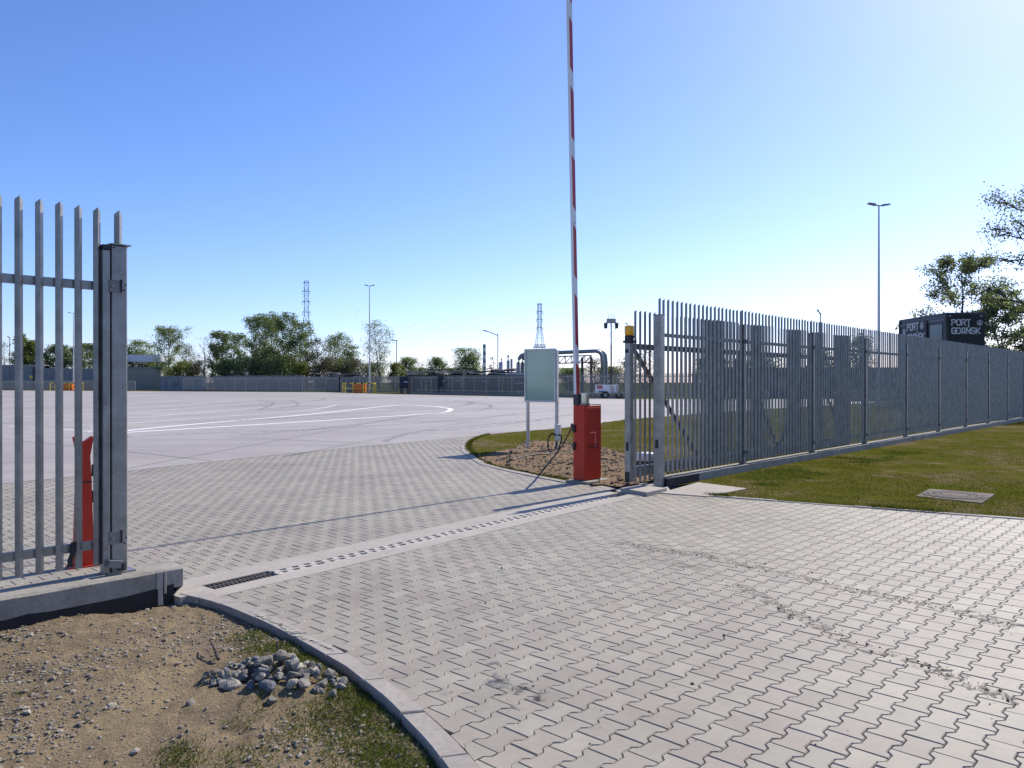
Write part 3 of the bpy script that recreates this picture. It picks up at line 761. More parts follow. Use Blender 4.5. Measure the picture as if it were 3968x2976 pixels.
lf = thing('palisade_fence', 'galvanised palisade fence panel at the left edge beside the gate post', 'fence', PB + NV * 0.16, GA)
pk = picket_mesh('picket', 0.285, 2.86, 0.036, 'galvanised')
for i in range(40): put('picket', pk, lf, (-0.541 - 0.1225 * i, random.uniform(-0.002, 0.002), random.uniform(-0.004, 0.004)))
for z in (2.30, 0.425):
    r = MB().box((-3.1, 0.058, z), (5.32, 0.03, 0.062)).build('rail', 'galvanised', lf)
# receiving post of the gate: hollow square post with cap plate, channel post, brackets
gp = thing('gate_post', 'stout galvanised gate post on the left plinth with a cap plate and brackets', 'gate post', PB + NV * 0.142 - U * 0.345, GA)
MB().bevel_box((-0.055, 0.055, 1.405), (0.11, 0.11, 2.39), 0.008).build('post', 'galvanised', gp)
MB().box((-0.05, 0.055, 2.606), (0.145, 0.14, 0.008)).build('cap_plate', 'galvanised', gp)
MB().box((-0.05, 0.05, 0.216), (0.19, 0.17, 0.012)).build('foot_plate', 'galvanised', gp)
ch = MB(); ch.bevel_box((-0.146, 0.033, 1.385), (0.05, 0.066, 2.35), 0.006); ch.box((-0.116, 0.05, 1.385), (0.011, 0.03, 2.35))
ch.build('channel_post', 'galvanised', gp)
MB().box((-0.145, 0.03, 2.578), (0.054, 0.076, 0.034)).build('black_cap', 'black_plastic', gp)
pp = picket_mesh('picket', 2.612, 2.865, 0.04, 'galvanised'); put('picket', pp, gp, (-0.045, 0.03, 0))
for z in (2.30, 0.47):
    b = MB().box((-0.085, -0.004, z), (0.085, 0.007, 0.09)).build('bracket', 'galvanised_dull', gp)
    MB().tube([(-0.105, -0.006, z), (-0.105, -0.02, z)], 0.011, 8).build('bolt', 'galvanised', b)
    MB().box((-0.0475, -0.010, z + 0.005), (0.008, 0.019, 0.09)).build('slot', 'black_plastic', b)
for x, z in ((-0.012, 2.315), (-0.026, 2.275), (-0.012, 0.46), (-0.025, 0.42), (-0.095, 2.58)):
    MB().tube([(x, 0.004, z), (x, -0.0025, z)], 0.0065, 8).build('hole', 'void', gp)
arm_ = MB().box((-0.10, -0.035, 0.285), (0.10, 0.05, 0.05), ry=R(12)).build('guide_arm', 'galvanised_dull', gp)
MB().tube([(-0.052, -0.035, 0.235), (-0.052, -0.035, 0.285)], 0.03, 12).build('roller', 'black_plastic', arm_)
MB().bevel_box((0.013, 0.09, 1.16), (0.026, 0.045, 0.11), 0.007).build('photocell', 'black_plastic', gp)
st_ = thing('rubber_strap', 'short black strap hanging from the lower rail of the left fence', 'strap', PB + NV * 0.15 - U * 0.72, GA)
V = []; F = []
for i, (x, z) in enumerate(((0.022, 0.475), (0.022, 0.42), (0.012, 0.385), (0.0, 0.35), (-0.002, 0.30))):
    V += [(x - 0.017, 0.03, z), (x + 0.017, 0.03, z), (x + 0.017, 0.024, z), (x - 0.017, 0.024, z)]
for i in range(4):
    for j in range(4): F.append((i * 4 + j, i * 4 + (j + 1) % 4, i * 4 + 4 + (j + 1) % 4, i * 4 + 4 + j))
F += [(0, 1, 2, 3), (19, 18, 17, 16)]
MB().add(V, F).build('strap_band', 'rubber', st_)

# ---- red forked rest for the barrier arm
rp = N(322, 2193); rest_ = thing('barrier_rest_post', 'red sheet metal rest post with forked top behind the left fence', 'barrier rest', rp, GA - R(12))
out = [(-0.082, 0.012), (0.082, 0.012), (0.058, 0.80), (0.050, 0.96), (0.078, 1.125), (0.062, 1.13), (0.0, 1.085), (-0.066, 1.13), (-0.082, 1.125), (-0.050, 0.96), (-0.058, 0.80)]
body = MB().side(out, -0.045, 0.045).build('column', 'red_paint', rest_)
MB().box((0, 0, 0.006), (0.24, 0.17, 0.011)).build('base_plate', 'red_paint', rest_)
MB().box((0, -0.001, 0.735), (0.128, 0.096, 0.012)).build('black_band', 'black_plastic', rest_)
for z in (0.83, 0.60): MB().bevel_box((0.078, -0.015, z), (0.03, 0.045, 0.105), 0.006).build('photocell', 'black_plastic', rest_)

# ---- barrier: cabinet, bracket, raised arm
BC = N(2266, 1861.6, 0.05); BA = R(46.5)
bar = thing('road_barrier', 'red barrier cabinet with its long red and white arm raised upright', 'barrier', (BC.x, BC.y, 0.0), BA)
CW, CDp, CH = 0.43, 0.24, 1.19     # along, across, height
cab = MB()
prof = [(0.0, 0.05), (CW, 0.05), (CW, 0.05 + CH), (0.0, 0.05 + CH)]
b = bmesh.new(); bmesh.ops.create_cube(b, size=1.0); bmesh.ops.scale(b, vec=(CW, CDp, CH), verts=b.verts)
bmesh.ops.bevel(b, geom=[e for e in b.edges if abs(e.verts[0].co.z - e.verts[1].co.z) > 0.5 or all(v.co.z > 0.4 for v in e.verts)], offset=0.012, segments=3, affect='EDGES')
bmesh.ops.translate(b, vec=(CW / 2, CDp / 2, 0.05 + CH / 2), verts=b.verts)
me = bpy.data.meshes.new('cabinet'); b.to_mesh(me); b.free(); me.materials.append(MATS['red_paint'])
cabo = smooth_some(put('cabinet', me, bar), 30)
# door leaf standing proud of the road side, with a thin black gap
MB().bevel_box((CW / 2, -0.004, 0.05 + CH / 2 - 0.012), (CW - 0.03, 0.008, CH - 0.06), 0.003).build('door', 'red_paint', cabo)
MB().tube([(CW - 0.17, -0.006, 1.175), (CW - 0.17, -0.013, 1.175)], 0.009, 10).build('lock', 'chrome', cabo)
MB().box((0.13, -0.010, 1.195), (0.17, 0.006, 0.008)).build('handle_lip', 'bright_red', cabo)
MB().box((CW + 0.003, CDp / 2, 0.85), (0.006, CDp - 0.02, 0.78)).build('seal', 'black_plastic', cabo)
MB().box((CW / 2, CDp / 2, 0.05 + CH + 0.004), (CW - 0.02, CDp - 0.02, 0.008)).build('lid', 'galvanised', cabo)
# pictogram and maker's lettering on the door
lg = MB(); lg.box((0.20, -0.0095, 0.80), (0.15, 0.003, 0.018))
for k in range(6): lg.bevel_box((0.262, -0.0098, 0.767 - k * 0.038), (0.034, 0.0035, 0.018), 0.001)
lg.build('pictogram', 'bright_red', cabo)
GLY = {'P': [[(0, 0), (0, 6), (3, 6), (4, 5), (4, 4), (3, 3), (0, 3)]], 'O': [[(0, 1), (0, 5), (1, 6), (3, 6), (4, 5), (4, 1), (3, 0), (1, 0), (0, 1)]],
       'R': [[(0, 0), (0, 6), (3, 6), (4, 5), (4, 4), (3, 3), (0, 3)], [(2, 3), (4, 0)]], 'T': [[(0, 6), (4, 6)], [(2, 6), (2, 0)]],
       'G': [[(4, 5.2), (3.2, 6), (1, 6), (0, 5), (0, 1), (1, 0), (4, 0), (4, 3), (2.2, 3)]], 'D': [[(0, 0), (0, 6), (2.8, 6), (4, 4.8), (4, 1.2), (2.8, 0), (0, 0)]],
       'A': [[(0, 0), (1.4, 6), (2.6, 6), (4, 0)], [(0.8, 1.6), (3.2, 1.6)]], 'N': [[(0, 0), (0, 6), (4, 0), (4, 6)]], 'Ń': [[(0, 0), (0, 6), (4, 0), (4, 6)], [(1.7, 7.0), (2.7, 8.2)]],
       'S': [[(4, 5.3), (3.2, 6), (1, 6), (0, 5), (0, 4), (0.8, 3.2), (3.2, 2.8), (4, 2), (4, 1), (3, 0), (0.8, 0), (0, 0.7)]], 'K': [[(0, 0), (0, 6)], [(4, 6), (0.8, 3), (4, 0)]],
       'F': [[(0, 0), (0, 6), (4, 6)], [(0, 3), (3.2, 3)]], 'C': [[(4, 6), (1, 6), (0, 5), (0, 1), (1, 0), (4, 0)]]}
def letters(mb, s, x, z, h, stroke, y, depth, gap=1.6, shear=0.0):
    """strokes in the x-z plane facing -y"""
    k = h / 6.0; n = 0
    for chh in s:
        for line in GLY[chh]:
            for (a, b_), (c, d) in zip(line[:-1], line[1:]):
                p, q = Vector((x + a * k + shear * b_ * k, 0, z + b_ * k)), Vector((x + c * k + shear * d * k, 0, z + d * k))
                e = (q - p).normalized() * stroke * 0.42; dd = depth + 0.0005 * (n % 5); n += 1
                mb.bar(Vector((p.x - e.x, y - dd / 2, p.z - e.z)), Vector((q.x + e.x, y - dd / 2, q.z + e.z)), dd, stroke) if abs((q - p).normalized().z) < 0.95 else mb.box(((p.x + q.x) / 2, y - dd / 2, (p.z + q.z) / 2), (stroke, dd, abs(q.z - p.z) + stroke * 0.84))
        x += (4 + gap) * k
    return x
lt = MB(); letters(lt, 'FAAC', 0.07, 0.545, 0.068, 0.0105, -0.0085, 0.002, 2.6, 0.12); lt.build('lettering', 'black_plastic', cabo)
# hinge-side photocells and their conduit on the lane face
for z in (0.86, 0.58): MB().bevel_box((-0.016, CDp - 0.035, z), (0.034, 0.05, 0.12), 0.008).build('photocell', 'black_plastic', bar)
# arm pocket: steel clamp on a drum
ap = smooth_some(MB().tube([(0.095, 0.085, 0.05 + CH), (0.095, 0.085, 0.05 + CH + 0.185)], 0.078, 28).build('arm_pocket', 'chrome', bar), 40)
MB().tube([(0.095, 0.085, 0.05 + CH + 0.004), (0.095, 0.085, 0.05 + CH + 0.03)], 0.092, 28).build('collar', 'galvanised_dull', ap)
MB().box((0.035, 0.16, 0.05 + CH + 0.085), (0.14, 0.09, 0.165)).build('clamp', 'dark_steel', ap)
# the raised arm, leaning slightly
AL = 8.6; ax, ay = -0.02, 0.15; lean = R(-1.25)
def armpt(x, y, z):
    """a point of the arm's own frame (z up along it)"""
    return Vector((ax + x + math.sin(lean) * z * 0.75, ay + y - math.sin(lean) * z * 0.55, 1.245 + z * math.cos(lean)))
def armbox(mb, x0, x1, y0, y1, z0, z1, slant=0.0):
    vs = []
    for z, zz in ((z0, 0), (z1, 1)):
        for x, y in ((x0, y0), (x1, y0), (x1, y1), (x0, y1)):
            vs.append(armpt(x, y, z - (slant * (x - x0) / (x1 - x0) if slant else 0)))
    return mb.add(vs, [(3, 2, 1, 0), (4, 5, 6, 7), (0, 1, 5, 4), (1, 2, 6, 5), (2, 3, 7, 6), (3, 0, 4, 7)])
armo = armbox(MB(), 0, 0.082, 0, 0.052, 0, AL).build('arm', 'white_paint', bar)
z = 0.06
for k in range(8):
    z0 = 0.02 if k == 0 else z; z1 = z0 + (0.66 if k == 0 else 0.80)
    armbox(MB(), 0.003, 0.079, -0.0022, 0.001, z0, min(z1, AL - 0.1), 0.09).build('red_band', 'arm_red', armo)
    armbox(MB(), 0.081, 0.0845, 0.002, 0.05, z0 - 0.09, min(z1, AL - 0.1) - 0.09).build('red_band', 'arm_red', armo)
    z = z1 + 0.30
MB().tube([armpt(0.03, -0.003, 2.9), armpt(0.03, -0.012, 2.9)], 0.012, 8).build('bolt', 'galvanised_dull', armo)
# plinth under the cabinet
pl = thing('barrier_plinth', 'small concrete foundation block under the red barrier cabinet', 'foundation', (BC.x, BC.y, 0), BA)
MB().bevel_box((0.22, 0.10, -0.03), (0.62, 0.44, 0.14), 0.012).build('block', 'concrete', pl)
MB().box((0.21, 0.12, 0.044), (0.42, 0.21, 0.012)).build('anchor_plate', 'black_plastic', pl)
# conduit from the cabinet into the soil
cq = bar.matrix_world
def inb(x, y, z): return Vector((BC.x, BC.y, 0)) + Matrix.Rotation(BA, 4, 'Z') @ Vector((x, y, z))
e0 = inb(-0.03, CDp - 0.03, 0.90); e1 = N(2178, 1728, 0.0)
cd = MB().tube([e0 + Vector((0, 0, -0.08)), e0, e0 + Vector((-0.02, 0.02, 0.03)), e0 + (e1 - e0) * 0.12 + Vector((0, 0, 0.02)), e0 + (e1 - e0) * 0.55, e1, e1 + Vector((-0.02, 0.03, -0.05))], 0.018, 10).build('cable_conduit', 'black_plastic')
smooth_some(cd, 60); tag(cd, 'thick black conduit slanting from the red barrier cabinet into the soil', 'conduit')

# ---- notice board on two legs
L0, L1 = N(2041, 1740), N(2153, 1746)
dv = (L1 - L0); ang = math.atan2(dv.y, dv.x)
nb = thing('notice_board', 'empty glazed notice board on two grey legs beside the barrier', 'notice board', L0, ang)
W_ = dv.length; zb, zt = 1.135, 2.40
for x in (0.0, W_): 
    lg_ = smooth_some(MB().bevel_box((x, 0.06, zt / 2 - 0.03), (0.07, 0.07, zt - 0.06), 0.012).build('leg', 'aluminium', nb))
xa, xb = -0.045, W_ + 0.02
MB().box(((xa + xb) / 2, 0.0, (zb + zt) / 2), (xb - xa - 0.06, 0.03, zt - zb - 0.06)).build('back_panel', 'aluminium', nb)
fr = [('frame_side', (xa + 0.022, -0.01, (zb + zt) / 2), (0.044, 0.075, zt - zb - 0.09)), ('frame_side', (xb - 0.022, -0.01, (zb + zt) / 2), (0.044, 0.075, zt - zb - 0.09)),
      ('frame_top', ((xa + xb) / 2, -0.01, zt - 0.022), (xb - xa, 0.076, 0.044)), ('frame_bottom', ((xa + xb) / 2, -0.01, zb + 0.022), (xb - xa, 0.076, 0.044))]
for nme, c, d in fr: MB().bevel_box(c, d, 0.009).build(nme, 'aluminium', nb)
MB().box((W_ + 0.032, 0.03, zt - 0.65), (0.02, 0.09, 1.22)).build('side_casing', 'aluminium', nb)
MB().box(((xa + xb) / 2, -0.02, (zb + zt) / 2), (xb - xa - 0.086, 0.008, zt - zb - 0.086)).build('glass_pane', 'board_glass', nb)
for z in (zt - 0.15, zb + 0.16): MB().box((xb - 0.05, -0.03, z), (0.014, 0.012, 0.05)).build('lock', 'galvanised_dull', nb)
MB().tube([(0.02, -0.024, zt - 0.12), (0.02, -0.03, zt - 0.12)], 0.012, 8).build('screw', 'galvanised', nb)
# junction box on the right leg with looped cables
jb = thing('junction_box', 'small grey junction box with looped black cables at the board leg', 'junction box', L1 + Vector((0, -0.02, 0)), ang)
MB().bevel_box((0.055, 0.01, 0.42), (0.13, 0.09, 0.36), 0.01).build('box', 'aluminium', jb)
MB().box((0.055, 0.01, 0.604), (0.14, 0.10, 0.012)).build('lid', 'roof_white', jb)
def arc(pts, n=10):
    out = []
    P_ = [Vector(p) for p in pts]
    for i in range(len(P_) - 1):
        p0, p1, p2, p3 = P_[max(i - 1, 0)], P_[i], P_[i + 1], P_[min(i + 2, len(P_) - 1)]
        for k in range(n):
            t = k / n; out.append(0.5 * ((2 * p1) + (p2 - p0) * t + (2 * p0 - 5 * p1 + 4 * p2 - p3) * t * t + (3 * p1 - p0 - 3 * p2 + p3) * t ** 3))
    return out + [P_[-1]]
for pts in ([(0.03, -0.05, 0.36), (-0.06, -0.08, 0.40), (-0.14, -0.1, 0.28), (-0.13, -0.12, 0.08), (-0.08, -0.15, 0.0)], [(0.05, -0.05, 0.22), (0.06, -0.09, 0.12), (0.03, -0.13, 0.0)], [(0.10, -0.05, 0.36), (0.17, -0.06, 0.38), (0.18, -0.07, 0.22), (0.12, -0.1, 0.02)]):
    smooth_some(MB().tube(arc(pts), 0.018, 8).build('cable', 'black_plastic', jb), 70)
gc = MB().tube(arc([N(2150, 1752, 0.03), N(2125, 1758, 0.04), N(2060, 1762, 0.045), N(2010, 1775, 0.045), N(1990, 1782, 0.03)]), 0.012, 7).build('ground_cable', 'black_plastic')
tag(smooth_some(gc, 70), 'thin black cable lying on bare soil beside the notice board', 'cable')

# ---- right fence: plinth, posts, rails, pickets
rpl = thing('concrete_plinth', 'long low concrete plinth running under the right palisade fence', 'plinth', fl(0, 0), GA)
x = 0.075; k = 0
while x < 46:
    L = 2.48 if k else 1.7
    MB().bevel_box((x + L / 2, 0.02, 0.03 + 0.002 * (k % 2)), (L - 0.008, 0.24, 0.22), 0.008).build('plinth_block', 'plinth_concrete', rpl); x += L; k += 1
MB().box((0.55, -0.102, 0.04), (0.98, 0.006, 0.17)).build('bitumen_coat', 'bitumen', rpl)
MB().box((0.0735, 0.02, 0.035), (0.006, 0.235, 0.18)).build('bitumen_coat', 'bitumen', rpl)
rf = thing('palisade_fence', 'long galvanised palisade fence receding along the right lawn', 'fence', fl(0, 0), GA)
posts = [0.0, 2.72, 5.82, 8.95, 12.09, 15.22, 18.4, 21.55, 24.75, 27.9, 31.05, 34.2]
pmsh = MB().bevel_box((0, 0, 1.38), (0.10, 0.10, 2.48), 0.006).mesh('post', 'galvanised_dull')
for i, s in enumerate(posts):
    if i == 0:
        MB().bevel_box((0.0, 0.0, 1.315), (0.125, 0.125, 2.63), 0.008).build('post', 'galvanised', rf)
        MB().box((0, 0, 2.634), (0.15, 0.15, 0.008)).build('post_cap', 'galvanised', rf)
        MB().bevel_box((-0.066, 0.0, 0.66), (0.016, 0.05, 0.13), 0.005).build('photocell', 'black_plastic', rf)
    else:
        put('post', pmsh, rf, (s, -0.022, 0)); MB().box((s, -0.022, 2.624), (0.12, 0.12, 0.007)).build('post_cap', 'galvanised_dull', rf)
        for z in (2.33, 0.36): MB().box((s - 0.0, -0.076, z), (0.13, 0.006, 0.075)).build('rail_clip', 'dark_steel', rf)
fpk = picket_mesh('picket', 0.205, 2.885, 0.038, 'galvanised')
for i in range(len(posts) - 1):
    a, b_ = posts[i], posts[i + 1]; n = 20 if i == 0 else 22
    for k in range(n):
        s = a + (b_ - a) * (k + 0.65) / (n + 0.3)
        put('picket', fpk, rf, (s, -0.045 + random.uniform(-0.003, 0.003), random.uniform(-0.006, 0.006)))
    for z in (2.33, 0.36): MB().box(((a + b_) / 2, 0.0, z), (b_ - a - 0.104 - (0.02 if i == 0 else 0), 0.03, 0.055)).build('rail', 'galvanised_dull', rf)
tpk = picket_mesh('picket', 2.63, 2.9, 0.038, 'galvanised')
for s in posts: put('picket', tpk, rf, (s + 0.02, -0.02, 0.0))

# ---- sliding gate leaf standing open behind the fence
gl = thing('sliding_gate', 'open sliding palisade gate leaf parked behind the right fence', 'gate', fl(-0.30, 0.34), GA)
MB().bevel_box((0.0, 0.0, 1.14), (0.105, 0.10, 2.13), 0.007).build('end_post', 'galvanised', gl)
MB().bevel_box((-0.056, 0.0, 0.62), (0.012, 0.045, 0.13), 0.004).build('photocell', 'black_plastic', gl)
MB().box((-0.0545, -0.0, 0.155), (0.006, 0.085, 0.16)).build('socket', 'black_plastic', gl)
MB().bevel_box((-0.062, 0.01, 2.08), (0.022, 0.05, 0.05), 0.004).build('limit_switch', 'black_plastic', gl)
GL = 9.25
MB().box((GL / 2, 0.0, 2.155), (GL - 0.11, 0.06, 0.085)).build('rail', 'galvanised_dull', gl)
MB().box((GL / 2, 0.0, 0.225), (GL - 0.11, 0.075, 0.15)).build('rail', 'galvanised_dull', gl)
gpk = picket_mesh('picket', 0.06, 2.715, 0.036, 'galvanised_dull')
s = 0.10
while s < GL - 0.05:
    put('picket', gpk, gl, (s, -0.064, random.uniform(-0.004, 0.004))); s += 0.1345
nod = [(0.06, 2.11), (2.15, 0.30), (3.65, 2.11), (5.3, 0.30), (7.0, 2.11), (8.9, 0.30)]
for (a, za), (b_, zb_) in zip(nod[:-1], nod[1:]):
    MB().bar((a + 0.06, 0.0, za), (b_ - 0.06, 0.0, zb_), 0.04, 0.06).build('brace', 'galvanised_dull', gl)
for s in (3.65, 7.0, GL): MB().box((s, 0.0, 1.2055), (0.06, 0.058, 1.813)).build('upright', 'galvanised_dull', gl)
# flashing lamp on the gate end
lm = thing('warning_lamp', 'amber warning lamp on the end post of the sliding gate', 'lamp', fl(-0.30, 0.34, 2.205), GA)
MB().box((0, 0, 0.018), (0.15, 0.13, 0.035)).build('base_plate', 'black_plastic', lm)
MB().bevel_box((0.0, 0, 0.075), (0.115, 0.10, 0.085), 0.01).build('lamp_base', 'black_plastic', lm)
lens = MB().bevel_box((0.0, 0, 0.19), (0.125, 0.105, 0.15), 0.018).build('lens', 'amber', lm); smooth_some(lens, 40)
MB().tube([(0.09, 0, 0.03), (0.12, 0, 0.09), (0.15, 0, 0.22), (0.17, 0.0, 0.09), (0.2, 0, 0.02)], 0.007, 6).build('antenna_wire', 'black_plastic', lm)
# guide slab under the gate foot and gate motor
gs = [N(*p, 0.05) for p in ((2404, 1894), (2483, 1881), (2584, 1894), (2508, 1911))]
sl = MB().prism([P2(p) for p in gs], 0.004, 0.06).build('guide_slab', 'concrete_pale'); tag(sl, 'small dark edged concrete slab under the open gate end', 'slab')
mo = N(2512, 1846, 0.0); mt = thing('gate_motor', 'gate motor with white cover behind the pickets of the sliding gate', 'gate motor', (mo.x + 0.02, mo.y + 0.2, 0), GA)
MB().bevel_box((0, 0, 0.13), (0.24, 0.30, 0.22), 0.01).build('motor_base', 'black_plastic', mt)
smooth_some(MB().bevel_box((0, 0, 0.315), (0.26, 0.31, 0.15), 0.04).build('motor_cover', 'white_plastic', mt))
MB().box((0, 0, 0.0), (0.5, 0.5, 0.04)).build('motor_plinth', 'concrete', mt)

# ---- manhole cover in the lawn
mc = [N(*p, 0.03) for p in ((3548, 1923), (3602, 1895), (3856, 1915), (3806, 1950))]
mh = thing('manhole', 'square concrete manhole frame with round cover set in the right lawn', 'manhole', (sum((p for p in mc), Vector()) / 4).to_tuple()[:2] + (0,), 0)
cc = sum((p for p in mc), Vector()) / 4
MB().prism([(p.x - cc.x, p.y - cc.y) for p in mc], -0.1, 0.035).build('frame', 'manhole_concrete', mh)
ex = (mc[3] - mc[0]).length / 2; ey = (mc[1] - mc[0]).length / 2
ux = ((mc[3] - mc[0]) + (mc[2] - mc[1])).normalized()
rr = 0.40
for r0, r1, zz, mm in ((0.0, 0.17, 0.044, 'manhole_concrete'), (0.185, 0.26, 0.043, 'cast_iron'), (0.275, 0.33, 0.045, 'manhole_concrete'), (0.34, 0.40, 0.042, 'cast_iron')):
    V = []; F = []; n = 40
    for k in range(n):
        a = 2 * math.pi * k / n
        for r_ in (r0, r1): V += [(r_ * math.cos(a), r_ * math.sin(a), zz), (r_ * math.cos(a), r_ * math.sin(a), 0.03)]
    for k in range(n):
        i, j = k * 4, ((k + 1) % n) * 4
        F += [(i, i + 2, j + 2, j), (i + 2, i + 3, j + 3, j + 2), (i, j, j + 1, i + 1)]
    MB().add(V, F).build('cover_ring', mm, mh)

# ================================================================== FAR THINGS
def gnd(x, Y): return Vector(((x - 1984.0) / F0 * Y, Y, 0.0))
# ---- tall twin-head yard masts
def mast(x, ytop, Y, label, rz, headl=1.6):
    b = gnd(x, Y); h = D(x, ytop, Y).z
    t = thing('light_mast', label, 'light mast', b, rz, 'tall twin headed light masts of the yard')
    smooth_some(MB().tube([(0, 0, 0), (0, 0, h * 0.5), (0, 0, h - 0.1)], [0.13, 0.10, 0.06], 12).build('pole', 'aluminium', t))
    MB().box((0, 0, 0.02), (0.5, 0.5, 0.06)).build('base_plate', 'galvanised_dull', t)
    MB().bar((-headl * 0.45, 0, h - 0.08), (headl * 0.45, 0, h - 0.08), 0.08).build('cross_arm', 'galvanised', t)
    for sgn in (-1, 1):
        MB().side([(sgn * headl * 0.35, h - 0.10), (sgn * headl, h + 0.0), (sgn * headl, h + 0.1), (sgn * headl * 0.4, h + 0.05)], -0.16, 0.16).build('lamp_head', 'galvanised', t)
    return t
mast(1432, 1106, 118, 'tall twin headed light mast beside the yellow guard rails in mid yard', R(10), 0.75)
mast(285, 1212, 152, 'tall twin headed light mast seen between the left fence pickets', R(0), 1.1)
mast(3405, 793, 62, 'tall twin headed light mast rising above the right palisade fence', R(12), 0.95)
# ---- single arm street lamps
def lamp(x, ytop, Y, label, arm=-1.3, mat='galvanised_dull', up=0.5):
    b = gnd(x, Y); h = D(x, ytop, Y).z
    t = thing('street_lamp', label, 'street lamp', b, 0, 'street lamps behind the yard')
    smooth_some(MB().tube(arc([(0, 0, 0), (0, 0, h * 0.5), (0, 0, h - 0.25), (arm * 0.15, 0, h), (arm, 0, h + up)], 6), 0.075, 8).build('pole', mat, t))
    MB().side([(arm, up + h - 0.09), (arm * 1.55, h + up + 0.12), (arm * 1.6, h + up + 0.24), (arm * 1.1, h + up + 0.16)], -0.16, 0.16).build('lamp_head', 'dark_steel', t)
    return t
lamp(1929, 1298, 135, 'grey street lamp left of the notice board with its arm towards the left', -1.7, up=0.6)
lamp(3180, 1218, 92, 'street lamp above the right fence left of the tall mast', -0.25, up=0.35)
lamp(2441, 1265, 130, 'small street lamp just above the amber warning lamp', -0.5, up=0.4)
lamp(1537, 1320, 150, 'dark street lamp beside the sparse birch like tree', -0.7, 'dark_steel', up=0.05)
lamp(38, 1310, 170, 'dark street lamp at the far left between the first pickets', -0.3, 'dark_steel', up=0.2)
lamp(1620, 1404, 230, 'tiny distant street lamp between the round trees', -0.8, up=0.05)
lamp(790, 1445, 150, 'slim dark post beside the bare trees at the wall gap', -0.1, 'dark_steel', up=0.0)

# ---- yellow guard rails round a crate
def guard(x0, x1, Y, label, lab2):
    a, b = gnd(x0, Y), gnd(x1, Y); L = b.x - a.x; h = 1.45
    t = thing('guard_rail', label, 'guard rail', a, 0, 'yellow guard rails round the mast feet')
    n = 4; xs = [L * k / (n - 1) for k in range(n)]
    for k, xx in enumerate(xs):
        MB().tube([(xx, 0, 0), (xx, 0, h - 0.06)], 0.075, 8).build('upright', 'yellow_paint', t)
        MB().tube([(xx, -1.6, 0), (xx, -1.6, h - 0.06)], 0.075, 8).build('upright', 'yellow_paint', t)
    for yy in (0, -1.6):
        MB().tube([(0, yy, h), (L, yy, h)], 0.075, 8).build('top_rail', 'yellow_paint', t)
        MB().tube([(0, yy, 0.72), (L, yy, 0.72)], 0.05, 8).build('middle_rail', 'yellow_paint', t)
        for k in range(4): MB().tube([(L * (k + 0.6) / 4.4, yy, h), (L * (k + 0.6) / 4.4 + 0.3, yy, h)], 0.079, 8).build('black_band', 'black_plastic', t)
    for xx in (0, L): MB().tube([(xx, -1.6, h), (xx, 0, h)], 0.07, 8).build('end_rail', 'yellow_paint', t)
    c = thing('orange_container', lab2, 'container', gnd(x0 + (x1 - x0) * 0.5, Y - 0.8), 0, 'orange containers inside the guard rails')
    w = 1.7
    MB().bevel_box((0, 0, 0.62), (w, 1.0, 1.2), 0.05).build('body', 'orange_paint', c)
    MB().box((0, 0, 1.27), (w + 0.08, 1.08, 0.09)).build('lid', 'orange_paint', c)
    for k in range(3): MB().box((-w / 3 + k * w / 3, -0.52, 0.6), (0.06, 0.05, 1.0)).build('rib', 'orange_paint', c)
guard(1337, 1455, 117, 'yellow and black guard rails in the middle of the far yard edge', 'orange container inside the middle guard rails')
guard(213, 322, 152, 'yellow guard rails seen low between the left fence pickets', 'orange container seen between the left fence pickets')

# ---- camera trailer with a telescopic mast
TR = N(2347, 1543.8); tr = thing('mast_trailer', 'white two wheeled trailer with a tall camera mast at the yard edge', 'trailer', (TR.x, TR.y, 0), 0)
MB().bevel_box((-0.15, 0, 0.95), (1.75, 1.1, 0.82), 0.03).build('body', 'white_paint', tr)
MB().bevel_box((1.0, 0, 0.95), (0.45, 1.1, 0.82), 0.03).build('rear_box', 'white_paint', tr)
MB().box((0.45, 0, 0.5), (3.0, 0.8, 0.10)).build('chassis', 'galvanised', tr)
MB().box((1.25, 0, 0.58), (1.0, 1.2, 0.05)).build('deck', 'galvanised', tr)
MB().bar((-1.0, 0, 0.5), (-2.2, 0, 0.55), 0.09).build('drawbar', 'galvanised', tr)
for sx, sy in ((-0.1, -0.62), (1.3, -0.05), (-0.1, 0.62)):
    w = MB().tube([(sx, sy - 0.1, 0.34), (sx, sy + 0.1, 0.34)], 0.34, 20).build('wheel', 'rubber', tr)
    MB().tube([(sx, sy - 0.11, 0.34), (sx, sy - 0.09, 0.34)], 0.2, 14).build('rim', 'galvanised', w)
MB().side([(-0.75, 0.72), (0.05, 0.72), (0.1, 0.62), (-0.8, 0.62)], -0.78, -0.48).build('mudguard', 'dark_steel', tr)
jw = MB().tube([(-1.75, -0.05, 0.12), (-1.75, 0.05, 0.12)], 0.12, 12).build('jockey_wheel', 'rubber', tr)
MB().tube([(-1.75, 0, 0.12), (-1.7, 0, 0.95)], 0.035, 8).build('jockey_post', 'galvanised', jw)
for x in (-1.3, 2.1, 0.6): MB().tube([(x, -0.45, 0.0), (x, -0.45, 0.55)], 0.03, 8).build('stabiliser_leg', 'galvanised', tr)
MB().box((-0.65, -0.554, 1.15), (0.52, 0.008, 0.34)).build('red_sticker', 'arm_red', tr)
MB().box((-0.65, -0.5605, 1.15), (0.36, 0.004, 0.10)).build('sticker_mark', 'bright_red', tr)
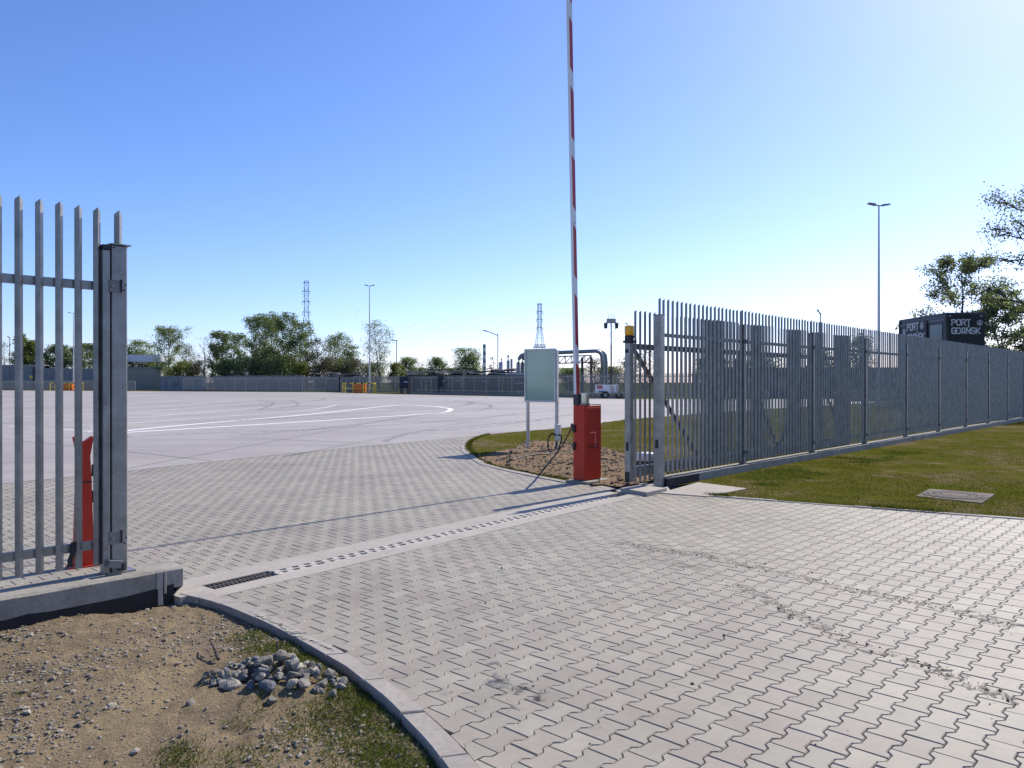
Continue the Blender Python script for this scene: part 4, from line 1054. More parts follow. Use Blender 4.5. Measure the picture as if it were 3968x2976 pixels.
for x0 in (0.42, 0.98):
    pb = MB().box((x0 + 0.12, -0.5535, 0.97), (0.24, 0.006, 0.74)).build('warning_panel', 'white_paint', tr)
    for k in range(4):
        z0 = 0.66 + k * 0.17
        MB().side([(x0, z0 + 0.10), (x0 + 0.24, z0 - 0.06), (x0 + 0.24, z0 + 0.02), (x0, z0 + 0.18)], -0.5605, -0.5575).build('red_stripe', 'arm_red', pb)
MH = D(2347, 1240, TR.y).z
mm_ = MB(); zz = 1.0
for r_, a, b_ in ((0.10, 0.6, 3.0), (0.08, 3.0, 5.4), (0.06, 5.4, MH - 0.2)): mm_.tube([(0.55, 0, a), (0.55, 0, b_)], r_, 10)
ms = mm_.build('mast', 'dark_steel', tr)
sp = []
for k in range(180):
    a = k / 180 * 2 * math.pi * 5.5; sp.append((0.62 + 0.25 * math.cos(a) + 0.12, 0.25 * math.sin(a), 1.6 + (MH - 2.0) * k / 180))
MB().tube(sp, 0.018, 5).build('coiled_cable', 'dark_steel', ms)
MB().box((0.55, 0, MH - 0.1), (0.9, 0.3, 0.45)).build('mast_head', 'galvanised', ms)
for x in (0.0, 1.1):
    cmr = MB().tube([(x, 0, MH - 0.85), (x, 0, MH - 0.3)], [0.16, 0.2], 10).build('camera', 'black_plastic', ms)
MB().bar((0.0, 0, MH - 0.22), (1.1, 0, MH - 0.22), 0.07).build('cross_arm', 'dark_steel', ms)
for x in (0.3, 0.55, 0.8): MB().tube([(x, 0, MH + 0.1), (x, 0, MH + 0.6)], 0.02, 5).build('antenna', 'dark_steel', ms)

# ---- pipe bridge over the road behind the yard
PY = 112.0
pbx0, pbx1 = D(2008, 1400, PY).x, D(2335, 1400, PY).x; ptop = D(2200, 1372, PY).z; tb = D(2200, 1411, PY).z
pb_ = thing('pipe_bridge', 'pipe bridge with twin grey pipes and a lattice truss behind the notice board', 'pipe bridge', (0, PY, 0), 0)
for dy, dx, dz in ((0.0, 0.0, 0.0), (0.9, 0.6, 0.05)):
    pts = [(pbx0 + dx, dy, -0.05), (pbx0 + dx, dy, ptop - 1.3), (pbx0 + dx + 0.12, dy, ptop - 0.7 + dz), (pbx0 + dx + 0.4, dy, ptop - 0.25 + dz), (pbx0 + dx + 1.0, dy, ptop + dz), (pbx1 + dx - 1.0, dy, ptop + dz + 0.45), (pbx1 + dx - 0.4, dy, ptop - 0.2 + dz + 0.45), (pbx1 + dx - 0.1, dy, ptop - 0.65 + dz + 0.4), (pbx1 + dx, dy, ptop - 1.3 + dz), (pbx1 + dx, dy, -0.05)]
    smooth_some(MB().tube(pts, 0.28, 14).build('pipe', 'pipe_lagging', pb_), 60)
tx0, tx1 = pbx0 + 1.2, pbx1 - 1.6; zt_ = ptop - 0.45
for yy in (-0.2, 1.2):
    for zz in (tb, zt_): MB().bar((tx0, yy, zz), (tx1, yy, zz + 0.25), 0.13).build('chord', 'dark_steel', pb_)
    n = 10
    for k in range(n):
        x0, x1 = tx0 + (tx1 - tx0) * k / n, tx0 + (tx1 - tx0) * (k + 1) / n
        MB().bar((x0, yy, tb + 0.25 * k / n), (x1, yy, zt_ + 0.25 * k / n), 0.07).build('diagonal', 'dark_steel', pb_)
        MB().bar((x1, yy, tb + 0.25 * k / n), (x1, yy, zt_ + 0.25 * k / n), 0.07).build('vertical', 'dark_steel', pb_)
for xx in (tx0, tx1, tx1 - 1.3, tx0 + 1.2):
    for yy in (-0.2, 1.2): MB().bar((xx, yy, 0), (xx, yy, zt_), 0.22).build('column', 'dark_steel', pb_)
for zz in (1.6, 2.9, 4.1): MB().bar((tx0 - 0.5, -0.25, zz), (tx0 + 1.6, -0.25, zz + 0.02), 0.15).build('beam', 'dark_steel', pb_)

# ---- lattice pylons
def pylon(x, ytop, Y, wb, label):
    h = D(x, ytop, Y).z; t = thing('power_pylon', label, 'pylon', gnd(x, Y), R(18), 'steel lattice pylons on the horizon')
    lv = [0, .12, .24, .36, .48, .58, .67, .74, .80, .86, .92, 1.0]
    wd = lambda f: (1.5 if f > .68 else 1.5 + (.68 - f) * 9.0) * wb / 16
    th = 0.20
    m_ = MB()
    for i in range(len(lv) - 1):
        w0, w1, z0, z1 = wd(lv[i]), wd(lv[i + 1]), lv[i] * h, lv[i + 1] * h
        c0 = [(-w0, -w0, z0), (w0, -w0, z0), (w0, w0, z0), (-w0, w0, z0)]; c1 = [(-w1, -w1, z1), (w1, -w1, z1), (w1, w1, z1), (-w1, w1, z1)]
        for k in range(4):
            m_.bar(c0[k], c1[k], th * 1.5); m_.bar(c0[k], c1[(k + 1) % 4], th * 0.7); m_.bar(c0[(k + 1) % 4], c1[k], th * 0.7); m_.bar(c1[k], c1[(k + 1) % 4], th * 0.7)
    m_.build('lattice', 'pylon_hazed', t)
    for f, wa in ((0.70, 1.5), (0.80, 1.75), (0.90, 1.5), (0.985, 0.9)):
        z = f * h; w = wd(f) + wa * 0.85
        ar = MB(); ar.bar((-w, 0, z), (w, 0, z), th * 1.6, th * 2.4); ar.bar((-w, 0, z), (0, 0, z + h * 0.025), th * .8); ar.bar((w, 0, z), (0, 0, z + h * 0.025), th * .8)
        ao = ar.build('cross_arm', 'pylon_hazed', t)
        if f < 0.95:
            for sg in (-1, 1): MB().bar((sg * w, 0, z), (sg * w, 0, z - h * 0.035), th * 1.3).build('insulator', 'pylon_hazed', ao)
    return t, h, wd
pylon(1187, 1089, 600, 16, 'lattice pylon rising behind the big trees on the left')
t_, h_, wd_ = pylon(2091, 1176, 720, 17, 'lattice pylon with a platform above the notice board')
z = h_ * 0.46; w = wd_(0.46) + 1.2
MB().box((0, 0, z), (2 * w, 2 * w, 0.8)).build('platform', 'pylon_hazed', t_)
MB().box((0, 0, z + 2.0), (2 * w, 2 * w, 0.3)).build('platform_rail', 'pylon_hazed', t_)

# ---- striped chimney and plant
cs = D(1877, 1334, 420); ch_ = thing('chimney', 'slim striped chimney behind the round tree', 'chimney', gnd(1877, 420))
hh = cs.z
for k in range(9):
    a, b_ = hh * 0.2 + k * hh * 0.0889, hh * 0.2 + (k + 1) * hh * 0.0889 - 0.02
    MB().tube([(0, 0, a), (0, 0, b_)], [0.95 - 0.02 * k, 0.95 - 0.02 * (k + 1)], 16).build('stripe', 'chimney_dark' if k % 2 == 0 else 'roof_white', ch_)
MB().tube([(0, 0, 0), (0, 0, hh * 0.2)], [1.1, 0.96], 16).build('base', 'chimney_dark', ch_)
MB().tube([(0, 0, hh - 4.2), (0, 0, hh)], [0.6, 0.55], 16).build('flue', 'chimney_dark', ch_)
def tower(x, ytop, w, Y, label, name='silo', cat='silo', cap=0.0):
    h = D(x, ytop, Y).z; t = thing(name, label, cat, gnd(x, Y), 0, 'tanks and towers of the far plant'); r_ = w / F0 * Y / 2
    smooth_some(MB().tube([(0, 0, 0), (0, 0, h)], r_, 18).build('shell', 'plant_steel', t))
    MB().tube([(0, 0, h * 0.55), (0, 0, h * 0.6)], r_ * 1.02, 18).build('band', 'chimney_dark', t)
    if cap:
        MB().tube([(0, 0, h), (0, 0, h + cap * 0.6)], r_ * 0.35, 10).build('stack', 'chimney_dark', t)
        MB().tube([(0, 0, h + cap * 0.6), (0, 0, h + cap * 0.75), (0, 0, h + cap)], [r_ * 0.7, r_ * 0.75, r_ * 0.2], 10).build('cowl', 'chimney_dark', t)
tower(1969, 1397, 12, 400, 'tall grey silo with a dark cowl beyond the timber stacks', cap=3.0)
tower(1982, 1391, 9, 400, 'narrow grey silo right of the capped one')
tower(1943, 1402, 10, 400, 'squat grey silo with a round cowl left of the capped one', cap=1.8)
tower(1936, 1404, 7, 405, 'small grey vessel beside the squat silo')
pbk = thing('plant_building', 'low grey plant building beneath the far silos', 'building', gnd(1930, 396))
MB().box((0, 0, 3.8), (7.5, 6, 7.6)).build('wall', 'plant_steel', pbk); MB().box((0, 0, 7.75), (7.9, 6.4, 0.3)).build('roof', 'chimney_dark', pbk)
for k in range(3): MB().box((-2.2 + 2.2 * k, -3.02, 5.2), (1.0, 0.1, 1.4)).build('window', 'navy', pbk)

# ---- far boundary fence (palisade, on a low kerb) with posts and rails
def far_fence(pts, h, label, pitch, mat='galvanised_dull', post_step=2.5, pw=0.05, rails=(0.88, 0.2)):
    t = thing('palisade_fence', label, 'fence', (pts[0][0], pts[0][1], 0)); o = Vector((pts[0][0], pts[0][1]))
    pkm = MB(); pst = []
    for a, b_ in zip(pts[:-1], pts[1:]):
        a, b_ = Vector(a) - o, Vector(b_) - o; L = (b_ - a).length; d = (b_ - a) / L; an = math.atan2(d.y, d.x)
        n = int(L / pitch)
        for k in range(n):
            p = a + d * (k + 0.5) * pitch; pkm.box((p.x, p.y, h / 2 + 0.05), (pw, 0.012, h - 0.1), an)
        m = max(1, round(L / post_step))
        for k in range(m + 1): pst.append(a + d * (L * k / m))
        for f in rails: MB().bar((a.x, a.y, h * f), (b_.x, b_.y, h * f), 0.05, 0.07).build('rail', 'galvanised', t)
    po = pkm.build('picket_infill', mat, t); po['kind'] = 'stuff'
    pmx = MB().box((0, 0, h * 0.46), (0.10, 0.10, h * 0.92)).mesh('post', 'galvanised')
    for p in pst: put('post', pmx, t, (p.x, p.y, 0))
    return t
def beyond(line, d): return [(x, y + d) for x, y in line]
FF = [(30, 72.0), (12.6, 78.5), (3.2, 91), (-14.5, 112)]
far_fence([(34, 79), (12.6, 79.5), (3.2, 91), (-14.5, 112), (-29, 131)], 2.55, 'grey palisade fence along the far yard edge behind the trailer', 0.13, pw=0.068)
far_fence([(-29.5, 131.5), (-62, 146)], 2.6, 'grey boundary fence in front of the big trees left of centre', 0.12, pw=0.085)
far_fence([(-73, 150), (-110, 165), (-160, 187)], 2.0, 'low grey fence in front of the long hall on the left', 0.13, pw=0.075, post_step=9)
# kerb line at the foot of the fence
MB().bar((12.6, 78.9, 0.1), (3.2, 90.4, 0.1), 0.25, 0.3).build('far_kerb', 'concrete')['kind'] = 'structure'
MB().bar((3.2, 90.4, 0.1), (-14.5, 111.4, 0.1), 0.25, 0.3).build('far_kerb', 'concrete')['kind'] = 'structure'
# concrete panel wall with a gap
def panel_wall(x0, x1, Y0, Y1, h, label, n):
    a, b_ = gnd(x0, Y0), gnd(x1, Y1); t = thing('panel_wall', label, 'wall', a, math.atan2((b_ - a).y, (b_ - a).x)); L = (b_ - a).length
    pmx = [MB().box((0, 0, h / 2 * k), (L / n - 0.12, 0.12, h * k)).mesh('panel', 'wall_panel') for k in (1.0, 0.985)]
    for k in range(n): put('panel', pmx[k % 2], t, (L * (k + 0.5) / n, 0, 0))
    for k in range(n + 1): MB().box((L * k / n, -0.02, h * 0.505), (0.14, 0.2, h * 1.01)).build('post', 'concrete', t)
    return t
panel_wall(622, 784, 152, 150, 2.85, 'stained concrete panel wall right of the canopy', 7)
panel_wall(830, 1180, 149, 140, 2.9, 'long stained concrete panel wall below the big trees', 12)
# hydrant-like red post and white sign at the gap
rpst = thing('marker_post', 'small white and red marker post at the wall gap', 'marker', gnd(789, 147))
MB().box((0, 0, 1.4), (0.7, 0.1, 1.4)).build('white_plate', 'roof_white', rpst); MB().tube([(2.2, 0, 0), (2.2, 0, 1.0)], 0.35, 8).build('red_foot', 'arm_red', rpst); MB().tube([(0, 0.1, 0), (0, 0.1, 2.0)], 0.1, 8).build('pole', 'galvanised', rpst)

# ---- long hall on the left, tan end, canopy
HY = 178.0
hall = thing('long_hall', 'long low grey hall behind the left palisade fence', 'hall', gnd(-250, HY))
x0 = gnd(-250, HY).x
def hx(x): return gnd(x, HY).x - x0
for xa_, xb_, yt in ((-250, 165, 1414), (165, 498, 1428)):
    zt2 = D(0, yt, HY).z; n = int((hx(xb_) - hx(xa_)) / 2.4); st_w = (hx(xb_) - hx(xa_)) / n
    pmx = MB().box((0, 0, zt2 / 2), (st_w - 0.03, 0.2, zt2)).mesh('wall_panel', 'grey_cladding')
    for k in range(n): put('wall_panel', pmx, hall, (hx(xa_) + (k + 0.5) * st_w, 0, 0))
    MB().box(((hx(xa_) + hx(xb_)) / 2, 6, zt2 - 0.1), (hx(xb_) - hx(xa_), 11.6, 0.2)).build('roof', 'grey_cladding', hall)
    MB().box(((hx(xa_) + hx(xb_)) / 2, -0.12, zt2 - 0.05), (hx(xb_) - hx(xa_), 0.06, 0.12)).build('gutter', 'galvanised', hall)
MB().box((hx(138), -0.13, 2.6), (1.3, 0.06, 5.0)).build('door', 'navy', hall)
MB().box((hx(122), -0.14, D(0, 1461, HY).z), (0.7, 0.06, 0.7)).build('sign_plate', 'yellow_paint', hall)
kio = thing('tan_building', 'plain tan building at the right end of the hall', 'building', gnd(497, 172))
w = gnd(622, 172).x - gnd(497, 172).x; zt3 = D(0, 1426, 172).z
MB().box((w / 2, 2.5, zt3 / 2), (w, 5, zt3)).build('wall', 'tan_cladding', kio); MB().box((w / 2, 2.5, zt3 + 0.1), (w + 0.3, 5.3, 0.2)).build('roof', 'grey_cladding', kio)
MB().box((w + 0.08, -0.08, zt3 / 2), (0.14, 0.14, zt3)).build('corner_post', 'galvanised', kio)
can = thing('canopy', 'white flat canopy with a rounded end above the tan building', 'canopy', gnd(380, 196))
cw = gnd(620, 196).x - gnd(380, 196).x; z0, z1 = D(0, 1402, 196).z, D(0, 1375, 196).z
plan = [(0, 0), (cw - 1.6, 0)] + [(cw - 1.6 + 1.6 * math.sin(a), 1.6 - 1.6 * math.cos(a)) for a in [R(x) for x in (20, 40, 60, 80, 90)]] + [(cw, 8), (0, 8)]
smooth_some(MB().prism(plan, z0, z1).build('roof_slab', 'roof_white', can), 40)
MB().side([(cw - 8.5, z0 - 0.02), (cw - 3.8, z0 - 0.02), (cw - 4.0, z0 - 0.6)], 1.5, 2.0).build('light_beam', 'roof_white', can)
for k in (0.15, 0.85): MB().tube([(cw * k, 4, 0), (cw * k, 4, z0)], 0.3, 10).build('column', 'galvanised', can)

# ---- timber stacks behind the fence
def stack(x0, x1, ytop, Y, label, seed, rag=0.25):
    a = gnd(x0, Y); L = gnd(x1, Y).x - a.x; h = D(0, ytop, Y).z; rs = random.Random(seed)
    t = thing('timber_stack', label, 'timber stack', a, 0, 'timber stacks behind the far fence')
    MB().box((L / 2, 1.6, h * 0.42), (L - 0.3, 2.6, h * 0.84)).build('core', 'timber_dark', t)
    m1, m2 = MB(), MB(); z = 0.1
    while z < h:
        x = rs.uniform(0, 0.5)
        while x < L - 0.3:
            ln = rs.uniform(1.2, 3.2); top = z > h - 0.55
            (m1 if top and rs.random() < 0.62 else m2).box((min(x + ln / 2, L - 0.4), 0.15 + rs.uniform(-0.25, 0.25), z + rs.uniform(-0.1, 0.1) * (1.6 if top else 1)), (ln, 0.35, 0.14), rs.uniform(-.15, .15), rs.uniform(-0.09, 0.09))
            x += ln * rs.uniform(0.75, 1.2)
        z += 0.19
    for k in range(int(L * 1.6)):
        ln = rs.uniform(0.9, 2.4); (m1 if rs.random() < 0.75 else m2).box((rs.uniform(0.5, L - 0.5), rs.uniform(0.2, 2.6), h + rs.uniform(-0.15, rag)), (ln, 0.3, 0.12), rs.uniform(-.5, .5), rs.uniform(-0.15, 0.15))
    p1 = m1.build('pale_boards', 'timber_pale', t); p2 = m2.build('dark_boards', 'timber_dark', t); p1['kind'] = 'stuff'; p2['kind'] = 'stuff'
for i, (a, b_, yt, Y) in enumerate(((1575, 1648, 1440, 118), (1650, 1735, 1438, 117), (1737, 1795, 1436, 118), (1800, 1882, 1437, 117), (1884, 1945, 1434, 116), (1947, 2012, 1434, 116), (1325, 1400, 1447, 132), (1255, 1320, 1448, 138), (870, 970, 1455, 156))):
    stack(a, b_, yt, Y, ['leftmost stack of mixed timber behind the central fence', 'second stack of timber from the left behind the central fence', 'pale topped timber stack left of the round tree', 'low timber stack below the round tree', 'timber stack below the grey street lamp', 'dark timber stack left of the pipe bridge', 'timber debris heap behind the yellow guard rails', 'low timber heap at the foot of the leafy round tree', 'broken timber roof pile behind the left panel wall'][i], 40 + i)
# ---- dark trailers parked behind the fence
for i, (a, b_, y0, y1, Y) in enumerate(((1695, 1735, 1467, 1500, 106), (1740, 1785, 1468, 1501, 105), (1845, 1895, 1466, 1504, 103), (1960, 2035, 1462, 1512, 98), (1548, 1583, 1468, 1504, 112))):
    p = gnd(a, Y); L = gnd(b_, Y).x - p.x; z0, z1 = max(0.5, D(0, y1, Y).z), D(0, y0, Y).z + 0.35
    t = thing('cargo_box', ['navy cargo box with a pale strip behind the central fence', 'second navy cargo box behind the central fence', 'navy cargo box below the round tree', 'long dark cargo box with a white top edge left of the board', 'dark cargo box framed in the fence near the sparse tree'][i], 'cargo box', p, 0, 'dark cargo boxes behind the far fence')
    MB().box((L / 2, 1.2, (z0 + z1) / 2), (L, 2.4, z1 - z0)).build('body', 'navy', t)
    for k in range(int(L / 0.4)): MB().box((0.2 + k * 0.4, -0.02, (z0 + z1) / 2), (0.14, 0.05, z1 - z0 - 0.1)).build('rib', 'navy', t)
    for xx in (0.15, L - 0.15):
        for yy in (0.2, 2.2): MB().box((xx, yy, z0 / 2), (0.2, 0.2, z0)).build('foot', 'dark_steel', t)
    if i in (3,): MB().box((L / 2, 0.6, z1 + 0.08), (L, 0.9, 0.12)).build('top_edge', 'roof_white', t)
    MB().box((L * 0.7, -0.06, z0 + 0.9), (L * 0.4, 0.03, 0.12), 0, R(-18) if i == 0 else 0).build('pale_strip', 'roof_white', t)

# ---- dark two storey sign container on the right
KY = 49.0; kc = D(3668, 1216, KY); kh = kc.z
kb = thing('sign_container', 'dark two storey container building with PORT GDAŃSK lettering on the right', 'container building', (kc.x, KY, 0), R(0))
kw = D(3816, 1216, KY).x - kc.x; kdp = 5.9
MB().box((kw / 2, kdp / 2, kh / 2), (kw, kdp, kh)).build('wall', 'dark_cladding', kb)
MB().box((kw / 2, kdp / 2, kh + 0.03), (kw + 0.06, kdp + 0.06, 0.10)).build('roof_edge', 'dark_cladding', kb)
MB().box((kw / 2, -0.02, kh / 2), (kw - 0.10, 0.05, kh - 0.12)).build('sign_front', 'sign_black', kb)
for yy in (0.02, kdp - 0.02): MB().box((-0.01, yy, kh / 2), (0.12, 0.14, kh)).build('corner_post', 'dark_steel', kb)
MB().box((-0.03, kdp / 2, kh - 0.35), (0.05, kdp - 0.3, 0.08)).build('eaves_strip', 'grey_cladding', kb)
def zrow(y): return H0 + (HZ - y) / F0 * KY
tx = MB(); hL = (zrow(1239) - zrow(1264)) ; kx = lambda x: (x - 3668) / F0 * KY
sw = hL * 0.165
letters(tx, 'PORT', kx(3686), zrow(1260.5), hL * 0.86, sw, -0.046, 0.02, 1.35)
letters(tx, 'GDAŃSK', kx(3686), zrow(1292.5), hL * 0.86, sw, -0.046, 0.02, 1.28)
tx.build('lettering', 'sign_letter', kb)
def emblem(cx_, cz_, r_, y, parent, flip=False):
    e = MB(); n = 28
    V = [];F = []
    for k in range(n):
        a = 2 * math.pi * k / n
        for rr_ in (r_ * 0.84, r_): V += [(cx_ + rr_ * math.cos(a), y - 0.02, cz_ + rr_ * math.sin(a)), (cx_ + rr_ * math.cos(a), y, cz_ + rr_ * math.sin(a))]
    for k in range(n):
        i, j = k * 4, ((k + 1) % n) * 4; F += [(i, i + 2, j + 2, j), (i + 2, i + 3, j + 3, j + 2), (i, j, j + 1, i + 1)]
    e.add(V, F)
    e.box((cx_, y - 0.011, cz_), (r_ * 0.24, 0.021, r_ * 1.1)); e.box((cx_, y - 0.012, cz_ + r_ * 0.38), (r_ * 0.9, 0.0225, r_ * 0.2)); e.box((cx_, y - 0.0125, cz_ - r_ * 0.05), (r_ * 0.7, 0.0235, r_ * 0.18))
    e.bar((cx_ - r_ * 0.55, y - 0.012, cz_ - r_ * 0.2), (cx_, y - 0.012, cz_ - r_ * 0.6), 0.024, r_ * 0.2); e.bar((cx_ + r_ * 0.55, y - 0.0135, cz_ - r_ * 0.2), (cx_, y - 0.0135, cz_ - r_ * 0.6), 0.025, r_ * 0.2)
    return e.build('emblem', 'sign_letter', parent)
emblem(kx(3794), zrow(1251), kx(3668 + 11), -0.046, kb)
# left face of the container: glazing and a second sign board hung on it
sid = MB(); sd = bpy.data.objects.new('side_sign', None)
def side_y(x):      # distance along the left face for a survey column
    r_ = (x - 1984.0) / F0; return kc.x / r_ - KY
ya, yb_ = side_y(3521), side_y(3588)
bd = MB().box((-0.06, (ya + yb_) / 2, kh - 1.1), (0.06, abs(ya - yb_) + 0.5, 1.75)).build('side_sign', 'sign_black', kb)
tx = MB(); wS = abs(ya - yb_)
k2 = wS / (6 * 4 + 5 * 1.3) * 6 
letters(tx, 'PORT', -wS * 0.5, 0.12, k2, k2 * 0.165, 0, 0.02, 1.35); letters(tx, 'GDAŃSK', -wS * 0.5, -k2 - 0.18, k2, k2 * 0.165, 0, 0.02, 1.3)
so = tx.build('side_lettering', 'sign_letter', kb, (-0.092, (ya + yb_) / 2, kh - 0.88), False, R(-90))
eo = emblem(wS * 0.36, 0.12 + k2 * 0.5, k2 * 0.55, 0, kb); eo.location = (-0.092, (ya + yb_) / 2, kh - 0.88); eo.rotation_euler = (0, 0, R(-90))
for y0, y1 in ((side_y(3652), side_y(3606)), (side_y(3522), side_y(3500))):
    MB().box((-0.02, (y0 + y1) / 2, kh - 1.4), (0.04, abs(y1 - y0), 1.6)).build('window', 'window_blue', kb)
    MB().box((-0.025, (y0 + y1) / 2, kh - 0.57), (0.06, abs(y1 - y0) + 0.1, 0.06)).build('window_head', 'dark_steel', kb)
MB().box((kw / 2, kdp / 2, kh * 0.5), (kw + 0.03, kdp + 0.03, 0.12)).build('storey_joint', 'dark_steel', kb)
for x in (0.18, kw - 0.25): MB().box((x, -0.02, kh - 0.14), (0.16, 0.06, 0.05)).build('lug', 'sign_letter', kb)

# ---- row of dark site containers seen through the fence
for i, (xa_, xb_) in enumerate(((2790, 2935), (2942, 3090), (3097, 3250), (3257, 3400), (3405, 3520))):
    Y = 77.0; a = gnd(xa_, Y); L = gnd(xb_, Y).x - a.x; h = 3.0
    t = thing('site_container', 'dark site container with pale openings, number %s of the row from the gate end' % ['one', 'two', 'three', 'four', 'five'][i], 'site container', a, 0, 'dark site containers seen through the right fence')
    MB().box((L / 2, 1.2, h / 2), (L - 0.08, 2.4, h)).build('wall', 'dark_cladding', t)
    MB().box((L / 2, 1.2, h + 0.05), (L, 2.5, 0.1)).build('roof', 'dark_steel', t)
    for f in (0.25, 0.62):
        MB().box((L * f, -0.03, 1.35), (L * 0.14, 0.06, 2.1)).build('door', 'grey_cladding', t) if f < 0.5 else MB().box((L * f, -0.03, 1.55), (L * 0.3, 0.06, 1.3)).build('window', 'window_blue', t)
bmx = None
for i, x in enumerate((2815, 2880, 2960, 3270, 3320, 3372, 3420, 3452, 3478)):
    p = N(x, 1555 if i > 2 else 1548)
    t = thing('concrete_block', 'rounded concrete barrier block by the containers, %s from the gate' % ['first', 'second', 'third', 'fourth', 'fifth', 'sixth', 'seventh', 'eighth', 'ninth'][i], 'concrete block', p, 0, 'concrete blocks seen through the right fence')
    if bmx is None: bmx = MB().side([(-0.42, 0), (0.42, 0), (0.36, 0.25), (0.34, 0.85), (0.25, 1.0), (-0.25, 1.0), (-0.34, 0.85), (-0.36, 0.25)], -0.3, 0.3).mesh('block', 'concrete')
    put('block', bmx, t)

# ---- birds far off in the sky
bm_ = MB().add([(0, 0, 0), (-0.5, 0.12, 0.16), (-1.0, 0.0, 0.05), (0.5, 0.12, 0.16), (1.0, 0, 0.05), (0, 0.42, 0.0), (0, -0.35, 0.02), (0, 0.05, -0.14)],
               [(0, 1, 2), (0, 5, 1), (0, 4, 3), (0, 3, 5), (6, 7, 0), (7, 5, 0), (6, 0, 7)]).mesh('bird', 'bird')
for i, (x, y) in enumerate(((1608, 1257), (1677, 1263), (1747, 1266), (1845, 1267.5), (1937, 1264.5), (1936, 1264.8), (1377, 1227), (1387, 1203), (1495, 1244))):
    if i == 5: continue
    p = D(x, y, 230); o = put('bird', bm_, None, p, random.uniform(0, 6)); o.scale = (0.55, 0.55, 0.55)
    tag(o, 'tiny dark bird gliding in the pale sky, %s' % ['leftmost of the row of five', 'second of the row of five', 'third of the row of five', 'fourth of the row of five', 'last of the row of five', '', 'low one near the tall mast', 'high one left of the tall mast', 'one above the sparse tree'][i], 'bird', 'birds over the far yard')

